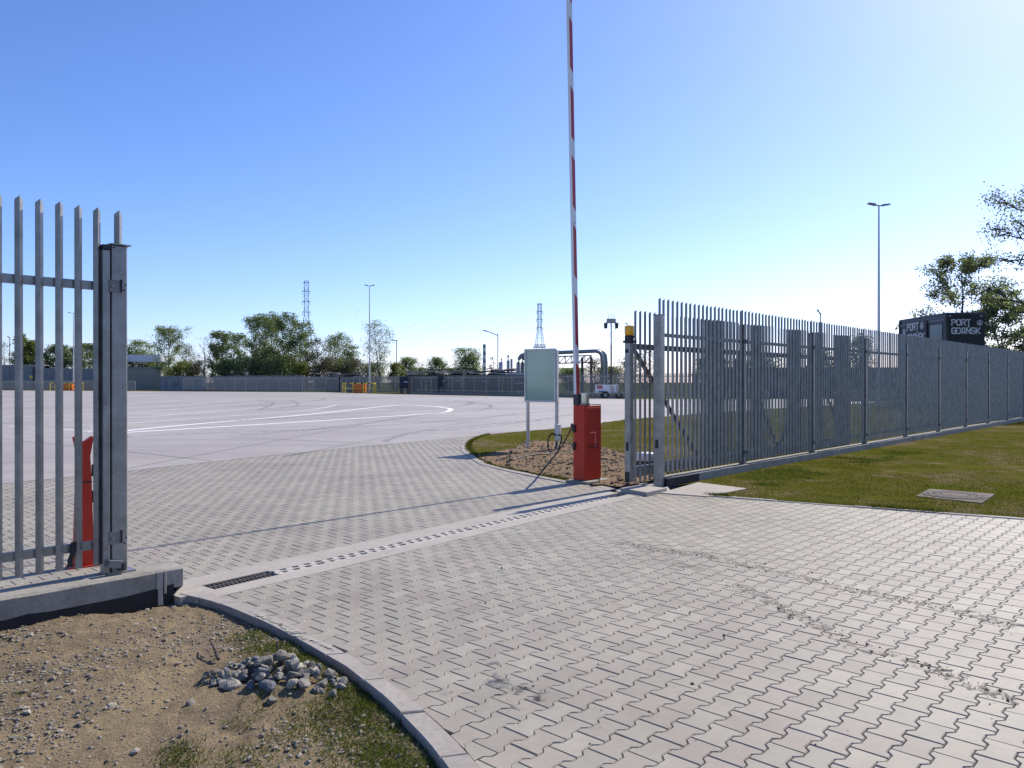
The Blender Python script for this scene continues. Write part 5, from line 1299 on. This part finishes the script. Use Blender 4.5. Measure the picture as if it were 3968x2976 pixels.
# ================================================================== VEGETATION
def tree(name, label, x, ytop, w, Y, leaf, seed, n=2600, ls=0.30, form='round', cb=0.25, stems=1, bark='bark', bx=None, twigs=3, group='trees behind the yard', clump=0.27, cat='tree'):
    """trunk with limbs and twigs, and a crown of leaf faces gathered in clumps on the twigs"""
    rs = np.random.default_rng(seed); H = D(x, ytop, Y).z; Rr = w / F0 * Y / 2
    t = thing(name, label, cat, gnd(x, Y), 0, group)
    m_ = MB(); tips = []; wts = []; tk = 2.2 if Y < 70 else 1.6
    def prof(f):
        if form == 'round': return math.sin(math.pi * min(1, max(0.0, (f - cb * 0.7) / (1.03 - cb * 0.7))) ** 0.8) ** 0.6
        if form == 'cone': return max(0.05, (1.05 - f) ** 0.7 * min(1, 0.35 + (f - cb * 0.5) * 3))
        if form == 'tall': return math.sin(math.pi * min(1, max(0.03, (f - cb * 0.6) / (1.08 - cb * 0.6)))) ** 0.5
        return max(0.1, 1 - abs(f - 0.7) * 1.6)
    for s in range(stems):
        off = np.array([rs.uniform(-.35, .35) * Rr, rs.uniform(-.3, .3) * Rr]) if stems > 1 else np.zeros(2)
        top = H * (1.0 if s == 0 else rs.uniform(0.72, 0.95)); r0 = H * 0.013 / math.sqrt(stems) + 0.02
        tp = []
        for k in range(9):
            f = k / 8; tp.append((off[0] * f + rs.normal(0, 0.012 * H) * (f > 0), off[1] * f + rs.normal(0, 0.012 * H) * (f > 0), top * f * 0.97))
        m_.tube(tp, [max(0.018, r0 * (1 - 0.93 * k / 8)) for k in range(9)], 7, False)
        nl = int(20 + 8 * (stems == 1)); az = rs.uniform(0, 6.28)
        for k in range(nl):
            f = cb * 0.8 + (0.985 - cb * 0.8) * (k + rs.uniform(0, .8)) / nl; az += 2.4 + rs.normal(0, .35)
            i = min(7, int(f * 8)); g = f * 8 - i; b0 = np.array(tp[i]) * (1 - g) + np.array(tp[i + 1]) * g
            L = Rr * prof(f) * rs.uniform(0.65, 1.12) / (1.25 if stems > 1 else 1); rise = rs.uniform(0.25, 0.8) * (1.6 if form in ('cone', 'tall') else 1.0)
            d = np.array([math.cos(az), math.sin(az), rise]); pts = []
            for q in range(4):
                u_ = q / 3; p = b0 + d * L * u_ + np.array([0, 0, 0.12 * L * u_ * u_]) + rs.normal(0, 0.03 * L, 3) * u_; p[2] = p[2] if p[2] < top * 0.97 else top * rs.uniform(0.84, 0.99); pts.append(p)
            rl = max(0.012, r0 * (1 - f) * 0.45); m_.tube(pts, [rl, rl * .7, rl * .45, max(0.008, rl * .2)], 5, False)
            for q in (1, 2, 3): tips.append(pts[q]); wts.append(0.5 + q * 0.35)
            for j in range(twigs):
                u_ = rs.uniform(0.35, 1.0); i2 = min(2, int(u_ * 3)); g2 = u_ * 3 - i2; b2 = pts[i2] * (1 - g2) + pts[i2 + 1] * g2
                d2 = d / np.linalg.norm(d) + rs.normal(0, 0.55, 3) + np.array([0, 0, 0.35]); l2 = L * rs.uniform(0.18, 0.42) + 0.15
                e2 = b2 + d2 / np.linalg.norm(d2) * l2; m_.tube([b2, (b2 + e2) / 2 + rs.normal(0, .04 * l2, 3), e2], [(rl * .4 + .006) * tk, (rl * .25 + .005) * tk, 0.006 * tk], 4, False)
                tips += [e2, (b2 + e2) / 2]; wts += [1.3, 0.8]
        tips.append(np.array(tp[-1])); wts.append(1.5)
    smooth_some(m_.build('trunk', bark, t), 70)
    if n:
        T = np.array(tips); W = np.array(wts); W = W / W.sum()
        idx = rs.choice(len(T), n, p=W); ct = rs.normal(0, 0.28, len(T))
        C = T[idx] + rs.normal(0, 1, (n, 3)) * np.array([1, 1, 0.85]) * (clump * Rr * 0.62 + 0.03)
        hi = C[:, 2] > H * 0.96; C[hi, 2] = H * (1.0 - np.abs(rs.normal(0, 0.07, hi.sum()))); C[:, 2] = np.maximum(C[:, 2], 0.3)
        a = rs.normal(0, 1, (n, 3)); a /= np.linalg.norm(a, axis=1)[:, None]
        b = rs.normal(0, 1, (n, 3)); b -= (a * b).sum(1)[:, None] * a; b /= np.linalg.norm(b, axis=1)[:, None]
        s = (ls * rs.uniform(0.55, 1.25, n))[:, None]
        V = np.stack([C - a * s * 0.5, C + b * s * 0.32, C + a * s * 0.5, C - b * s * 0.32], 1).reshape(-1, 3)
        F = np.arange(n * 4).reshape(-1, 4)
        tone = np.clip(0.5 + ct[idx] + rs.normal(0, 0.2, n), 0, 1)
        put('crown', raw_mesh('crown', V, F, leaf, tone), t)
    return t
T = [
 ('poplar_tree', 'dark green conical poplar behind the second and third left pickets', 80, 1290, 75, 185, 'leaf_yellow', 5200, .42, 'cone', .02, 1),
 ('poplar_tree', 'yellow green conical tree right of the dark poplar at far left', 122, 1318, 80, 184, 'leaf_yellow', 5200, .42, 'cone', .02, 1),
 ('bare_tree', 'thin pale bare tree at the left edge beyond the hall', 16, 1322, 44, 190, 'leaf_grey', 350, .3, 'tall', .3, 1),
 ('round_tree', 'round green tree above the hall left of the mast', 222, 1335, 90, 188, 'leaf_mid', 4800, .42, 'round', .1, 1),
 ('round_tree', 'round green tree above the hall right of the mast', 285, 1345, 90, 186, 'leaf_mid', 4200, .42, 'round', .1, 1),
 ('round_tree', 'green tree partly hidden by the left gate post', 345, 1330, 100, 190, 'leaf_mid', 4800, .42, 'round', .1, 1),
 ('pale_tree', 'pale sparse tree between the hall trees', 188, 1375, 60, 190, 'leaf_pale', 1500, .35, 'round', .15, 1),
 ('leafy_tree', 'leafy tree directly right of the left gate post', 520, 1316, 130, 200, 'leaf_mid', 5200, .42, 'round', .1, 2),
 ('pale_tree', 'pale tree above the canopy right of the gate post', 575, 1330, 90, 205, 'leaf_pale', 1600, .38, 'round', .15, 2),
 ('tall_tree', 'tall conical tree right of the white canopy', 655, 1263, 115, 172, 'leaf_mid', 5200, .34, 'tall', .12, 1),
 ('yellow_bush', 'yellow green bush at the foot of the tall conical tree', 700, 1400, 95, 165, 'leaf_yellow', 3400, .32, 'round', .05, 2),
 ('pale_tree', 'hazy grey leafed tree between the tall tree and bare trees', 732, 1328, 90, 180, 'leaf_grey', 1600, .32, 'round', .2, 2),
 ('bare_tree', 'bare forked tree left of its neighbour at the wall gap', 793, 1300, 60, 158, 'leaf_brown', 0, .2, 'tall', .3, 1),
 ('bare_tree', 'slimmer bare tree at the wall gap on the right', 817, 1290, 62, 160, 'leaf_brown', 120, .22, 'tall', .35, 1),
 ('leafy_tree', 'light green upright tree right of the bare trees', 862, 1282, 82, 162, 'leaf_mid', 4600, .34, 'tall', .08, 1),
 ('leafy_tree', 'smaller upright tree left of the tallest group', 930, 1290, 85, 166, 'leaf_mid', 3800, .34, 'tall', .1, 1),
 ('big_tree', 'tall loose topped tree, left one of the tallest group', 1002, 1216, 105, 160, 'leaf_mid', 6400, .34, 'tall', .06, 1),
 ('big_tree', 'tall loose topped tree in the middle of the tallest group', 1045, 1228, 105, 166, 'leaf_mid', 6000, .34, 'tall', .06, 2),
 ('big_tree', 'tallest tree with a feathery top left of the pylon', 1100, 1210, 105, 158, 'leaf_mid', 6400, .34, 'tall', .06, 1),
 ('big_tree', 'broad tree in front of the left pylon', 1155, 1240, 130, 156, 'leaf_mid', 6800, .34, 'round', .06, 2),
 ('low_bush', 'green bush at the foot of the tallest trees on the left', 960, 1385, 150, 156, 'leaf_mid', 4200, .34, 'round', .02, 3),
 ('low_bush', 'green bush at the foot of the tallest trees on the right', 1090, 1375, 170, 152, 'leaf_mid', 4800, .34, 'round', .02, 3),
 ('low_bush', 'yellowish bush at the right foot of the broad tree', 1170, 1400, 80, 148, 'leaf_yellow', 2600, .3, 'round', .02, 3),
 ('bare_tree', 'brown bare thicket tree right of the broad tree', 1225, 1310, 100, 152, 'leaf_brown', 2400, .28, 'round', .1, 2),
 ('round_tree', 'tall round grey green tree between the pylon and the mast', 1305, 1285, 112, 158, 'leaf_pale', 4200, .32, 'round', .15, 2),
 ('round_tree', 'lower round tree joined to the grey green one', 1352, 1335, 85, 156, 'leaf_mid', 3000, .32, 'round', .1, 2),
 ('low_bush', 'dark bush behind the yellow guard rails', 1380, 1385, 110, 150, 'leaf_brown', 2400, .3, 'round', .04, 3),
 ('sparse_tree', 'sparse two stemmed tree right of the tall mast', 1472, 1243, 135, 140, 'leaf_pale', 3000, .25, 'tall', .12, 2),
 ('yellow_bush', 'yellow green bush below the sparse two stemmed tree', 1535, 1405, 70, 138, 'leaf_yellow', 2400, .3, 'round', .02, 2),
 ('leafy_tree', 'small triple topped tree left of the timber stacks', 1578, 1383, 78, 150, 'leaf_mid', 2800, .3, 'tall', .05, 3),
 ('round_tree', 'small flat topped green tree behind the timber stacks', 1692, 1383, 88, 158, 'leaf_mid', 3400, .32, 'round', .08, 2),
 ('pale_tree', 'pale little bare tree between two round trees', 1632, 1405, 34, 165, 'leaf_grey', 300, .25, 'round', .2, 2),
 ('round_tree', 'large round dome shaped tree left of the chimney', 1815, 1347, 122, 155, 'leaf_mid', 5600, .32, 'round', .05, 3),
 ('bare_tree', 'small bare tree between the chimney and the street lamp', 1905, 1378, 40, 170, 'leaf_brown', 500, .24, 'round', .15, 2),
 ('bare_tree', 'dark bare branching tree right of the camera trailer mast', 2420, 1380, 130, 105, 'leaf_brown', 1300, .2, 'round', .12, 3),
 ('bare_tree', 'dark bare tree behind the amber lamp and gate pickets', 2500, 1342, 120, 108, 'leaf_brown', 900, .2, 'round', .12, 3),
 ('bare_tree', 'dark tree inside the right end of the pipe bridge', 2310, 1385, 90, 108, 'leaf_brown', 1200, .2, 'round', .1, 3),
 ('low_bush', 'green thicket under the pipe bridge', 2215, 1425, 130, 122, 'leaf_mid', 3600, .28, 'round', .02, 3),
 ('low_bush', 'grey green thicket right of the pipe bridge', 2360, 1420, 120, 118, 'leaf_dark', 3000, .26, 'round', .02, 3),
 ('round_tree', 'dark tree seen through pickets beneath the right street lamp', 3180, 1350, 110, 112, 'leaf_dark', 3200, .28, 'round', .1, 2),
 ('round_tree', 'dark tree seen through the fence beside the tall right mast', 3330, 1292, 120, 110, 'leaf_dark', 3600, .28, 'round', .1, 2),
 ('round_tree', 'dark tree behind the gate pickets in the fence centre', 2960, 1370, 140, 112, 'leaf_dark', 3200, .28, 'round', .1, 2),
 ('round_tree', 'dark tree behind the second fence bay', 2760, 1385, 150, 112, 'leaf_dark', 2800, .28, 'round', .1, 2),
 ('low_bush', 'grey brown thicket behind the panel wall at the wall gap', 765, 1395, 110, 168, 'leaf_brown', 3000, .3, 'round', .03, 3),
 ('low_bush', 'dense green thicket right of the bare trees behind the long wall', 885, 1392, 110, 160, 'leaf_mid', 4200, .34, 'round', .02, 3),
 ('low_bush', 'dark green thicket in the centre of the tallest group', 1020, 1350, 150, 158, 'leaf_mid', 6000, .34, 'round', .02, 3),
 ('low_bush', 'brown thicket between the broad tree and the round grey tree', 1250, 1385, 120, 150, 'leaf_brown', 3800, .3, 'round', .02, 3),
 ('low_bush', 'mixed thicket below the round grey green tree', 1330, 1390, 120, 152, 'leaf_mid', 4200, .3, 'round', .02, 3),
 ('low_bush', 'low scrub between the guard rails and the sparse tree', 1440, 1405, 110, 148, 'leaf_grey', 3200, .28, 'round', .02, 3),
 ('low_bush', 'low hazy scrub behind the left timber stacks', 1640, 1425, 130, 165, 'leaf_mid', 3000, .3, 'round', .02, 3),
 ('low_bush', 'low scrub between flat topped tree and dome tree', 1760, 1425, 100, 168, 'leaf_mid', 2600, .3, 'round', .02, 3),
 ('low_bush', 'green scrub at the foot of the canopy trees', 600, 1400, 130, 210, 'leaf_mid', 3600, .4, 'round', .02, 3),
 ('leafy_tree', 'slim dark tree behind the bare trees', 838, 1335, 60, 168, 'leaf_mid', 2600, .32, 'tall', .08, 1),
 ('leafy_tree', 'dark leafed poplar rising behind the lettered container', 3722, 985, 310, 66, 'leaf_dark', 9500, .24, 'round', .10, 1),
 ('leafy_tree', 'lower spreading tree right of the lettered container', 3865, 1110, 260, 64, 'leaf_dark', 8500, .23, 'round', .08, 2),
 ('big_tree', 'large tree reaching in at the right edge of the picture', 4110, 640, 600, 42, 'leaf_dark', 9000, .17, 'round', .18, 1),
]
for i, (nm, lab, x, yt, w, Y, lf_, n, ls, fm, cb, stx) in enumerate(T):
    tree(nm, lab, x, yt, w, Y, lf_, 100 + i, int(n * 1.7), ls * 0.82, fm, cb, stx, 'bark_pale' if nm == 'pale_tree' else 'bark', None, 7 if Y < 70 else 3, 'trees behind the yard', 0.10 if Y < 70 else 0.24)

# ---- grass blades (one mass for each lawn)
def blades(name, P, h, w, mat, seed, zf, spread=0.5):
    rs = np.random.default_rng(seed); n = len(P)
    z = zf(P[:, 0], P[:, 1]) - 0.004; a = rs.uniform(0, 6.28, n); hh = h * rs.uniform(0.45, 1.3, n); ww = w * rs.uniform(0.6, 1.3, n)
    lean = rs.normal(0, spread, (n, 2)) * hh[:, None]
    B0 = np.stack([P[:, 0] - np.cos(a) * ww / 2, P[:, 1] - np.sin(a) * ww / 2, z], 1); B1 = np.stack([P[:, 0] + np.cos(a) * ww / 2, P[:, 1] + np.sin(a) * ww / 2, z], 1)
    Tp = np.stack([P[:, 0] + lean[:, 0], P[:, 1] + lean[:, 1], z + hh], 1)
    V = np.stack([B0, B1, Tp], 1).reshape(-1, 3); F = np.arange(n * 3).reshape(-1, 3)
    tone = np.clip(0.5 + 0.35 * vnoise(P[:, 0], P[:, 1], 0.8, 8) + rs.normal(0, .2, n), 0, 1)
    o = put(name, raw_mesh(name, V, F, mat, tone, 3)); o['kind'] = 'stuff'; return o
def scatter(poly, n, seed, ymin, ymax, power=1.0):
    rs = np.random.default_rng(seed); out = []
    xs = [p[0] for p in poly]; k = 0
    got = np.zeros((0, 2))
    while len(got) < n and k < 60:
        Yv = ymin + (ymax - ymin) * rs.random(n) ** power; Xv = rs.uniform(-0.72, 0.78, n) * Yv
        P = np.stack([Xv, Yv], 1); P = P[inside_np(P, poly)]; got = np.concatenate([got, P]); k += 1
    return got[:n]
P = scatter(RIGHT, 62000, 3, 8.8, 26, 1.7)
keep = vnoise(P[:, 0], P[:, 1], 0.55, 11) + 0.6 * vnoise(P[:, 0], P[:, 1], 2.1, 12) > -0.30
o = blades('grass', P[keep], 0.020, 0.012, 'grass_blade', 5, lawn_z); o['label'] = 'short patchy grass of the lawn in front of the right fence'; o['category'] = 'grass'
P = scatter(ISLE, 42000, 4, 12.5, 34, 1.3); P = P[~inside_np(P, bareP)]
o = blades('grass', P, 0.024, 0.016, 'grass_blade', 6, lawn_z); o['label'] = 'short grass of the lawn behind the barrier and fence'; o['category'] = 'grass'
# ragged growth over the lawn edges
ed = []
rs = np.random.default_rng(77)
for line, n_ in ((off_line(BORDER, 0.12)[:2], 5200), (off_line(ISLE_KERB, -0.04), 5200), (ISLE_EDGE, 3500)):
    ln = np.array(resample(list(line), 400)); k_ = rs.integers(0, 400, n_); f_ = rs.random(n_)[:, None]
    p_ = ln[k_] * (1 - f_) + ln[k_ + 1] * f_ + rs.normal(0, 0.045, (n_, 2)); ed.append(p_)
ED = np.concatenate(ed); ED = ED[vnoise(ED[:, 0], ED[:, 1], 1.9, 41) > -0.25]
ED = ED[~inside_np(ED, bareP)]
o = blades('grass', ED, 0.045, 0.012, 'grass_blade', 17, lawn_z); o['label'] = 'ragged grass growing over the lawn edges and kerbs'; o['category'] = 'grass'
# lush tufts by the plinth of the right fence, by the left kerb and here and there in the soil
tf = []
rs = np.random.default_rng(9)
def tuft(cx_, cy_, r_, n): tf.append(np.stack([rs.normal(cx_, r_, n), rs.normal(cy_, r_, n)], 1))
for k in range(60):
    c = fl(rs.uniform(1.0, 9.0), rs.uniform(-1.3, -0.35)); tuft(c.x, c.y, 0.10, 70)
for (x, y, r_, n) in ((2960, 1838, .25, 700), (3060, 1830, .25, 600), (2900, 1850, .2, 500)): 
    c = N(x, y); tuft(c.x, c.y, r_, n)
TF = np.concatenate(tf); TF = TF[inside_np(TF, RIGHT)]
o = blades('grass', TF, 0.04, 0.012, 'grass_lush', 7, lawn_z); o['label'] = 'brighter green tufts along the foot of the right plinth'; o['category'] = 'grass'
tf = []
ko = np.array(KERB_OUT)
for i in range(3, 11):
    for k in range(26):
        f = rs.random(); c = ko[i] * (1 - f) + ko[i + 1] * f if i + 1 < len(ko) else ko[i]
        d = abs(rs.normal(0, 0.17)) + 0.03; q = np.array([-0.72, -0.69])
        p = c + q * d; tuft(p[0], p[1], 0.05, 75)
for (x, y, r_, n) in ((690, 2900, .05, 260), (700, 2950, .06, 300), (960, 2930, .09, 420), (1250, 2760, .10, 520), (1350, 2700, .10, 520), (1330, 2830, .12, 620), (1480, 2880, .10, 700), (1150, 2820, .08, 200), (85, 2690, .03, 40), (1540, 2940, .1, 600), (660, 2300, .04, 50), (540, 2325, .03, 30), (930, 2790, .05, 120)):
    c = N(x, y); tuft(c.x, c.y, r_, n)
TF = np.concatenate(tf); TF = TF[inside_np(TF, SOILP)]
o = blades('grass', TF, 0.026, 0.006, 'grass_lush', 8, soil_z, 0.6); o['label'] = 'green grass along the curved kerb of the soil bed'; o['category'] = 'grass'

# ---- stones: pebbles strewn over the soil (mass), rubble heap (single stones)
def lump(seed, sub=1, rough=0.22, flat_=0.75):
    bm = bmesh.new(); bmesh.ops.create_icosphere(bm, subdivisions=sub, radius=1.0); rs_ = random.Random(seed)
    ax_ = [Vector((rs_.gauss(0, 1), rs_.gauss(0, 1), rs_.gauss(0, 1))).normalized() for _ in range(11)]; cut = [rs_.uniform(0.48, 0.78) for _ in ax_]
    for v in bm.verts:
        for a_, c_ in zip(ax_, cut):
            d = v.co.dot(a_)
            if d > c_: v.co -= a_ * (d - c_) * 1.0
        v.co *= 1.25 + rs_.uniform(-rough, rough) * 0.3
        v.co.z *= flat_
    return bm
base_l = []
for k in range(6):
    bm = lump(900 + k, 1); base_l.append((np.array([v.co[:] for v in bm.verts]), np.array([[v.index for v in f.verts] for f in bm.faces]))); bm.free()
def pebbles(name, P, size, zf, seed, mat):
    rs_ = np.random.default_rng(seed); VV, FF, off = [], [], 0; z = zf(P[:, 0], P[:, 1])
    for i in range(len(P)):
        v, f = base_l[i % 6]; a = rs_.uniform(0, 6.28); s = size[i]; c_, s_ = math.cos(a), math.sin(a)
        sx, sy, sz = s * rs_.uniform(.7, 1.2), s * rs_.uniform(.7, 1.2), s * rs_.uniform(.6, 1.0)
        w = np.stack([(v[:, 0] * c_ - v[:, 1] * s_) * sx + P[i, 0], (v[:, 0] * s_ + v[:, 1] * c_) * sy + P[i, 1], v[:, 2] * sz + z[i] + s * 0.2], 1)
        VV.append(w); FF.append(f + off); off += len(v)
    o = put(name, raw_mesh(name, np.concatenate(VV), np.concatenate(FF), mat, None, 3)); o['kind'] = 'stuff'; return o
rs = np.random.default_rng(21)
gx = rs.uniform(-4.2, 0.2, 60000); gy = rs.uniform(2.6, 5.9, 60000); P = np.stack([gx, gy], 1); P = P[inside_np(P, SOILP)]
den = vnoise(P[:, 0], P[:, 1], 1.1, 31) * 0.6 + vnoise(P[:, 0], P[:, 1], 3.5, 32) * 0.5; P = P[den + rs.normal(0, .35, len(P)) > -0.05][:12000]
o = pebbles('pebbles', P, np.clip(rs.lognormal(math.log(0.0052), 0.5, len(P)), 0.003, 0.017), soil_z, 5, 'pebble'); o['label'] = 'grey pebbles strewn over the sandy soil bed'; o['category'] = 'pebbles'
P2_ = np.stack([rs.uniform(-4.2, 0.2, 1500), rs.uniform(2.6, 5.9, 1500)], 1); P2_ = P2_[inside_np(P2_, SOILP)][:220]
o = pebbles('pebbles', P2_, np.clip(rs.lognormal(math.log(0.008), 0.5, len(P2_)), 0.004, 0.02), soil_z, 6, 'rock_pale'); o['label'] = 'pale pebbles strewn over the sandy soil bed'; o['category'] = 'pebbles'
# clods on the bare soil and on the mud tracks
bx_ = np.array(bareP); P = np.stack([rs.uniform(bx_[:, 0].min(), bx_[:, 0].max(), 5000), rs.uniform(bx_[:, 1].min(), bx_[:, 1].max(), 5000)], 1); P = P[inside_np(P, bareP)][:1500]
mottled('clod', (0.07, 0.055, 0.042), (0.17, 0.135, 0.10), 9, 0.95, fine=0.2)
o = pebbles('soil_clods', P, np.clip(rs.lognormal(math.log(0.016), 0.5, len(P)), 0.006, 0.06), bare_z, 7, 'clod'); o['label'] = 'dark soil clods on the bare patch round the barrier'; o['category'] = 'soil'
mp = []
for pts, k, s in ((((2450, 2112), (2720, 2155), (3000, 2212), (3300, 2285), (3600, 2345), (3950, 2430)), 240, .07), (((2830, 2262), (3060, 2370), (3200, 2440), (3480, 2545), (3640, 2600), (3950, 2715)), 150, .05)):
    for _ in range(k):
        i = rs.integers(0, len(pts) - 1); f = rs.random(); a_, b_ = N(*pts[i]), N(*pts[i + 1]); c = a_ + (b_ - a_) * f; mp.append((c.x + rs.normal(0, s), c.y + rs.normal(0, s)))
for _ in range(90):
    c = N(rs.uniform(1500, 3950), rs.uniform(1950, 2900)); mp.append((c.x, c.y))
mp = np.array(mp); mp = mp[inside_np(mp, FIELD_B)]
o = pebbles('soil_clods', mp, np.clip(rs.lognormal(math.log(0.0040), 0.5, len(mp)), 0.002, 0.011), lambda x, y: 0.001 + 0 * x, 8, 'clod'); o['label'] = 'mud crumbs dropped along the wheel tracks on the pavers'; o['category'] = 'soil'
# the rubble heap
def stone(name, loc, size, seed, mat, label, rot=None, flat_=0.75, group='stones of the rubble heap'):
    bm = lump(seed, 2, 0.25, flat_)
    bmesh.ops.scale(bm, vec=size, verts=bm.verts)
    me = bpy.data.meshes.new(name); bm.to_mesh(me); bm.free(); me.materials.append(MATS[mat])
    o = put(name, me, None, loc); o.rotation_euler = rot or (random.uniform(-.4, .4), random.uniform(-.4, .4), random.uniform(0, 6.28))
    return tag(o, label, 'stone', group)
def hz(x, y): return float(soil_z(np.array([x]), np.array([y]))[0])
def at_h(x, y, lift, sz=0.05):
    ex = sz * 0.22 + (0.045 if lift > 0.1 else 0.018 if lift > 0.055 and 950 < x < 1200 else 0.0); z_ = 0.05
    for _ in range(8):
        p = N(x, y, z_); z_ = hz(p.x, p.y) + ex
    return Vector((p.x, p.y, z_))
special = [((890, 2655), 0.07, (.082, .07, .07), 'rock_pale', 'large pale rough stone at the left of the rubble heap', None, .8), ((1015, 2605), 0.15, (.07, .03, .075), 'rock_slate', 'dark angular slate slab standing on top of the rubble heap', (R(20), R(8), R(10)), .9),
           ((1010, 2620), 0.12, (.045, .04, .04), 'rock_pale', 'pale stone leaning on the slate slab in the rubble heap', None, .8), ((1035, 2650), 0.07, (.085, .055, .04), 'rock_slate', 'wide dark slab in the middle of the rubble heap', (R(15), R(10), R(-20)), .8),
           ((1165, 2605), 0.09, (.12, .05, .045), 'rock', 'long flat grey stone at the upper right of the rubble heap', (R(5), R(-8), R(10)), .7), ((1175, 2672), 0.06, (.07, .05, .05), 'rock', 'grey wedge stone at the right front of the rubble heap', None, .8),
           ((1130, 2655), 0.075, (.06, .045, .05), 'rock_pale', 'pale beige wedge in the middle right of the heap', None, .8), ((1275, 2610), 0.03, (.05, .04, .045), 'rock_pale', 'single pale stone just right of the rubble heap', None, .9),
           ((1050, 2720), 0.035, (.05, .045, .045), 'rock', 'round grey stone at the front of the rubble heap', None, .9), ((1290, 2690), 0.03, (.042, .035, .04), 'rock', 'grey stone lying apart at the lower right of the heap', None, .9),
           ((735, 2725), 0.02, (.035, .03, .03), 'rock', 'grey stone lying apart at the lower left of the heap', None, .9), ((930, 2580), 0.02, (.05, .03, .03), 'rock_pale', 'pale stone behind the left of the heap', None, .8),
           ((430, 2735), 0.03, (.045, .04, .035), 'rock_pale', 'single yellowish stone in the open soil left of the heap', None, .9), ((1218, 2600), 0.05, (.03, .03, .06), 'rock_pale', 'upright yellowish chunk at the right of the heap', None, 1.0)]
for i, (pxy, lift, size, mt_, lab, rot, fl_) in enumerate(special):
    p = at_h(pxy[0], pxy[1], lift, size[2]); stone('stone', p, tuple(k_ * 0.60 for k_ in size), 300 + i, mt_, lab, rot, fl_)
rr_ = random.Random(5)
for i in range(190):
    a = rr_.uniform(0, 6.28); q = math.sqrt(rr_.random()); dx, dy = math.cos(a) * q * 0.40, math.sin(a) * q * 0.20
    x, y = HEAP.x + dx - 0.01, HEAP.y + dy + 0.02; s = rr_.uniform(.011, .031) * (1.15 - 0.4 * q)
    mk_ = rr_.choice(['rock', 'rock', 'rock', 'rock_slate', 'rock_pale'])
    z = hz(x, y) + 0.06 * max(0, 1 - q * q) * rr_.uniform(0.0, 1.0) + s * 0.35
    stone('stone', (x, y, z), (s * rr_.uniform(.8, 1.3), s * rr_.uniform(.8, 1.2), s), 400 + i, mk_, {'rock': 'small grey stone in the rubble heap on the soil bed', 'rock_slate': 'small dark slate coloured stone in the rubble heap', 'rock_pale': 'small pale stone in the rubble heap on the soil bed'}[mk_], None, rr_.uniform(.7, .95))
# twigs standing in the soil
for pts, lab in (([(1078, 2605, .0), (1072, 2560, .03), (1075, 2520, .10), (1074, 2490, .16)], 'dark twig standing upright behind the rubble heap'), ([(845, 2555, 0.01), (835, 2525, 0.03), (822, 2500, .05), (812, 2475, .05)], 'crooked dark twig lying in the soil behind the heap')):
    b0 = N(pts[0][0], pts[0][1]); P_ = []
    for x, y, z in pts:
        Yd = b0.y + 0.02 * len(P_) if lab.startswith('dark') else N(x, y, z).y
        q = D(x, y, Yd); P_.append(q)
    o = MB().tube(arc(P_, 4), [0.010, 0.010, 0.009, 0.009, 0.008, 0.009, 0.008, 0.007, 0.008, 0.006, 0.006, 0.005, 0.004], 6).build('twig', 'twig'); tag(o, lab, 'twig')
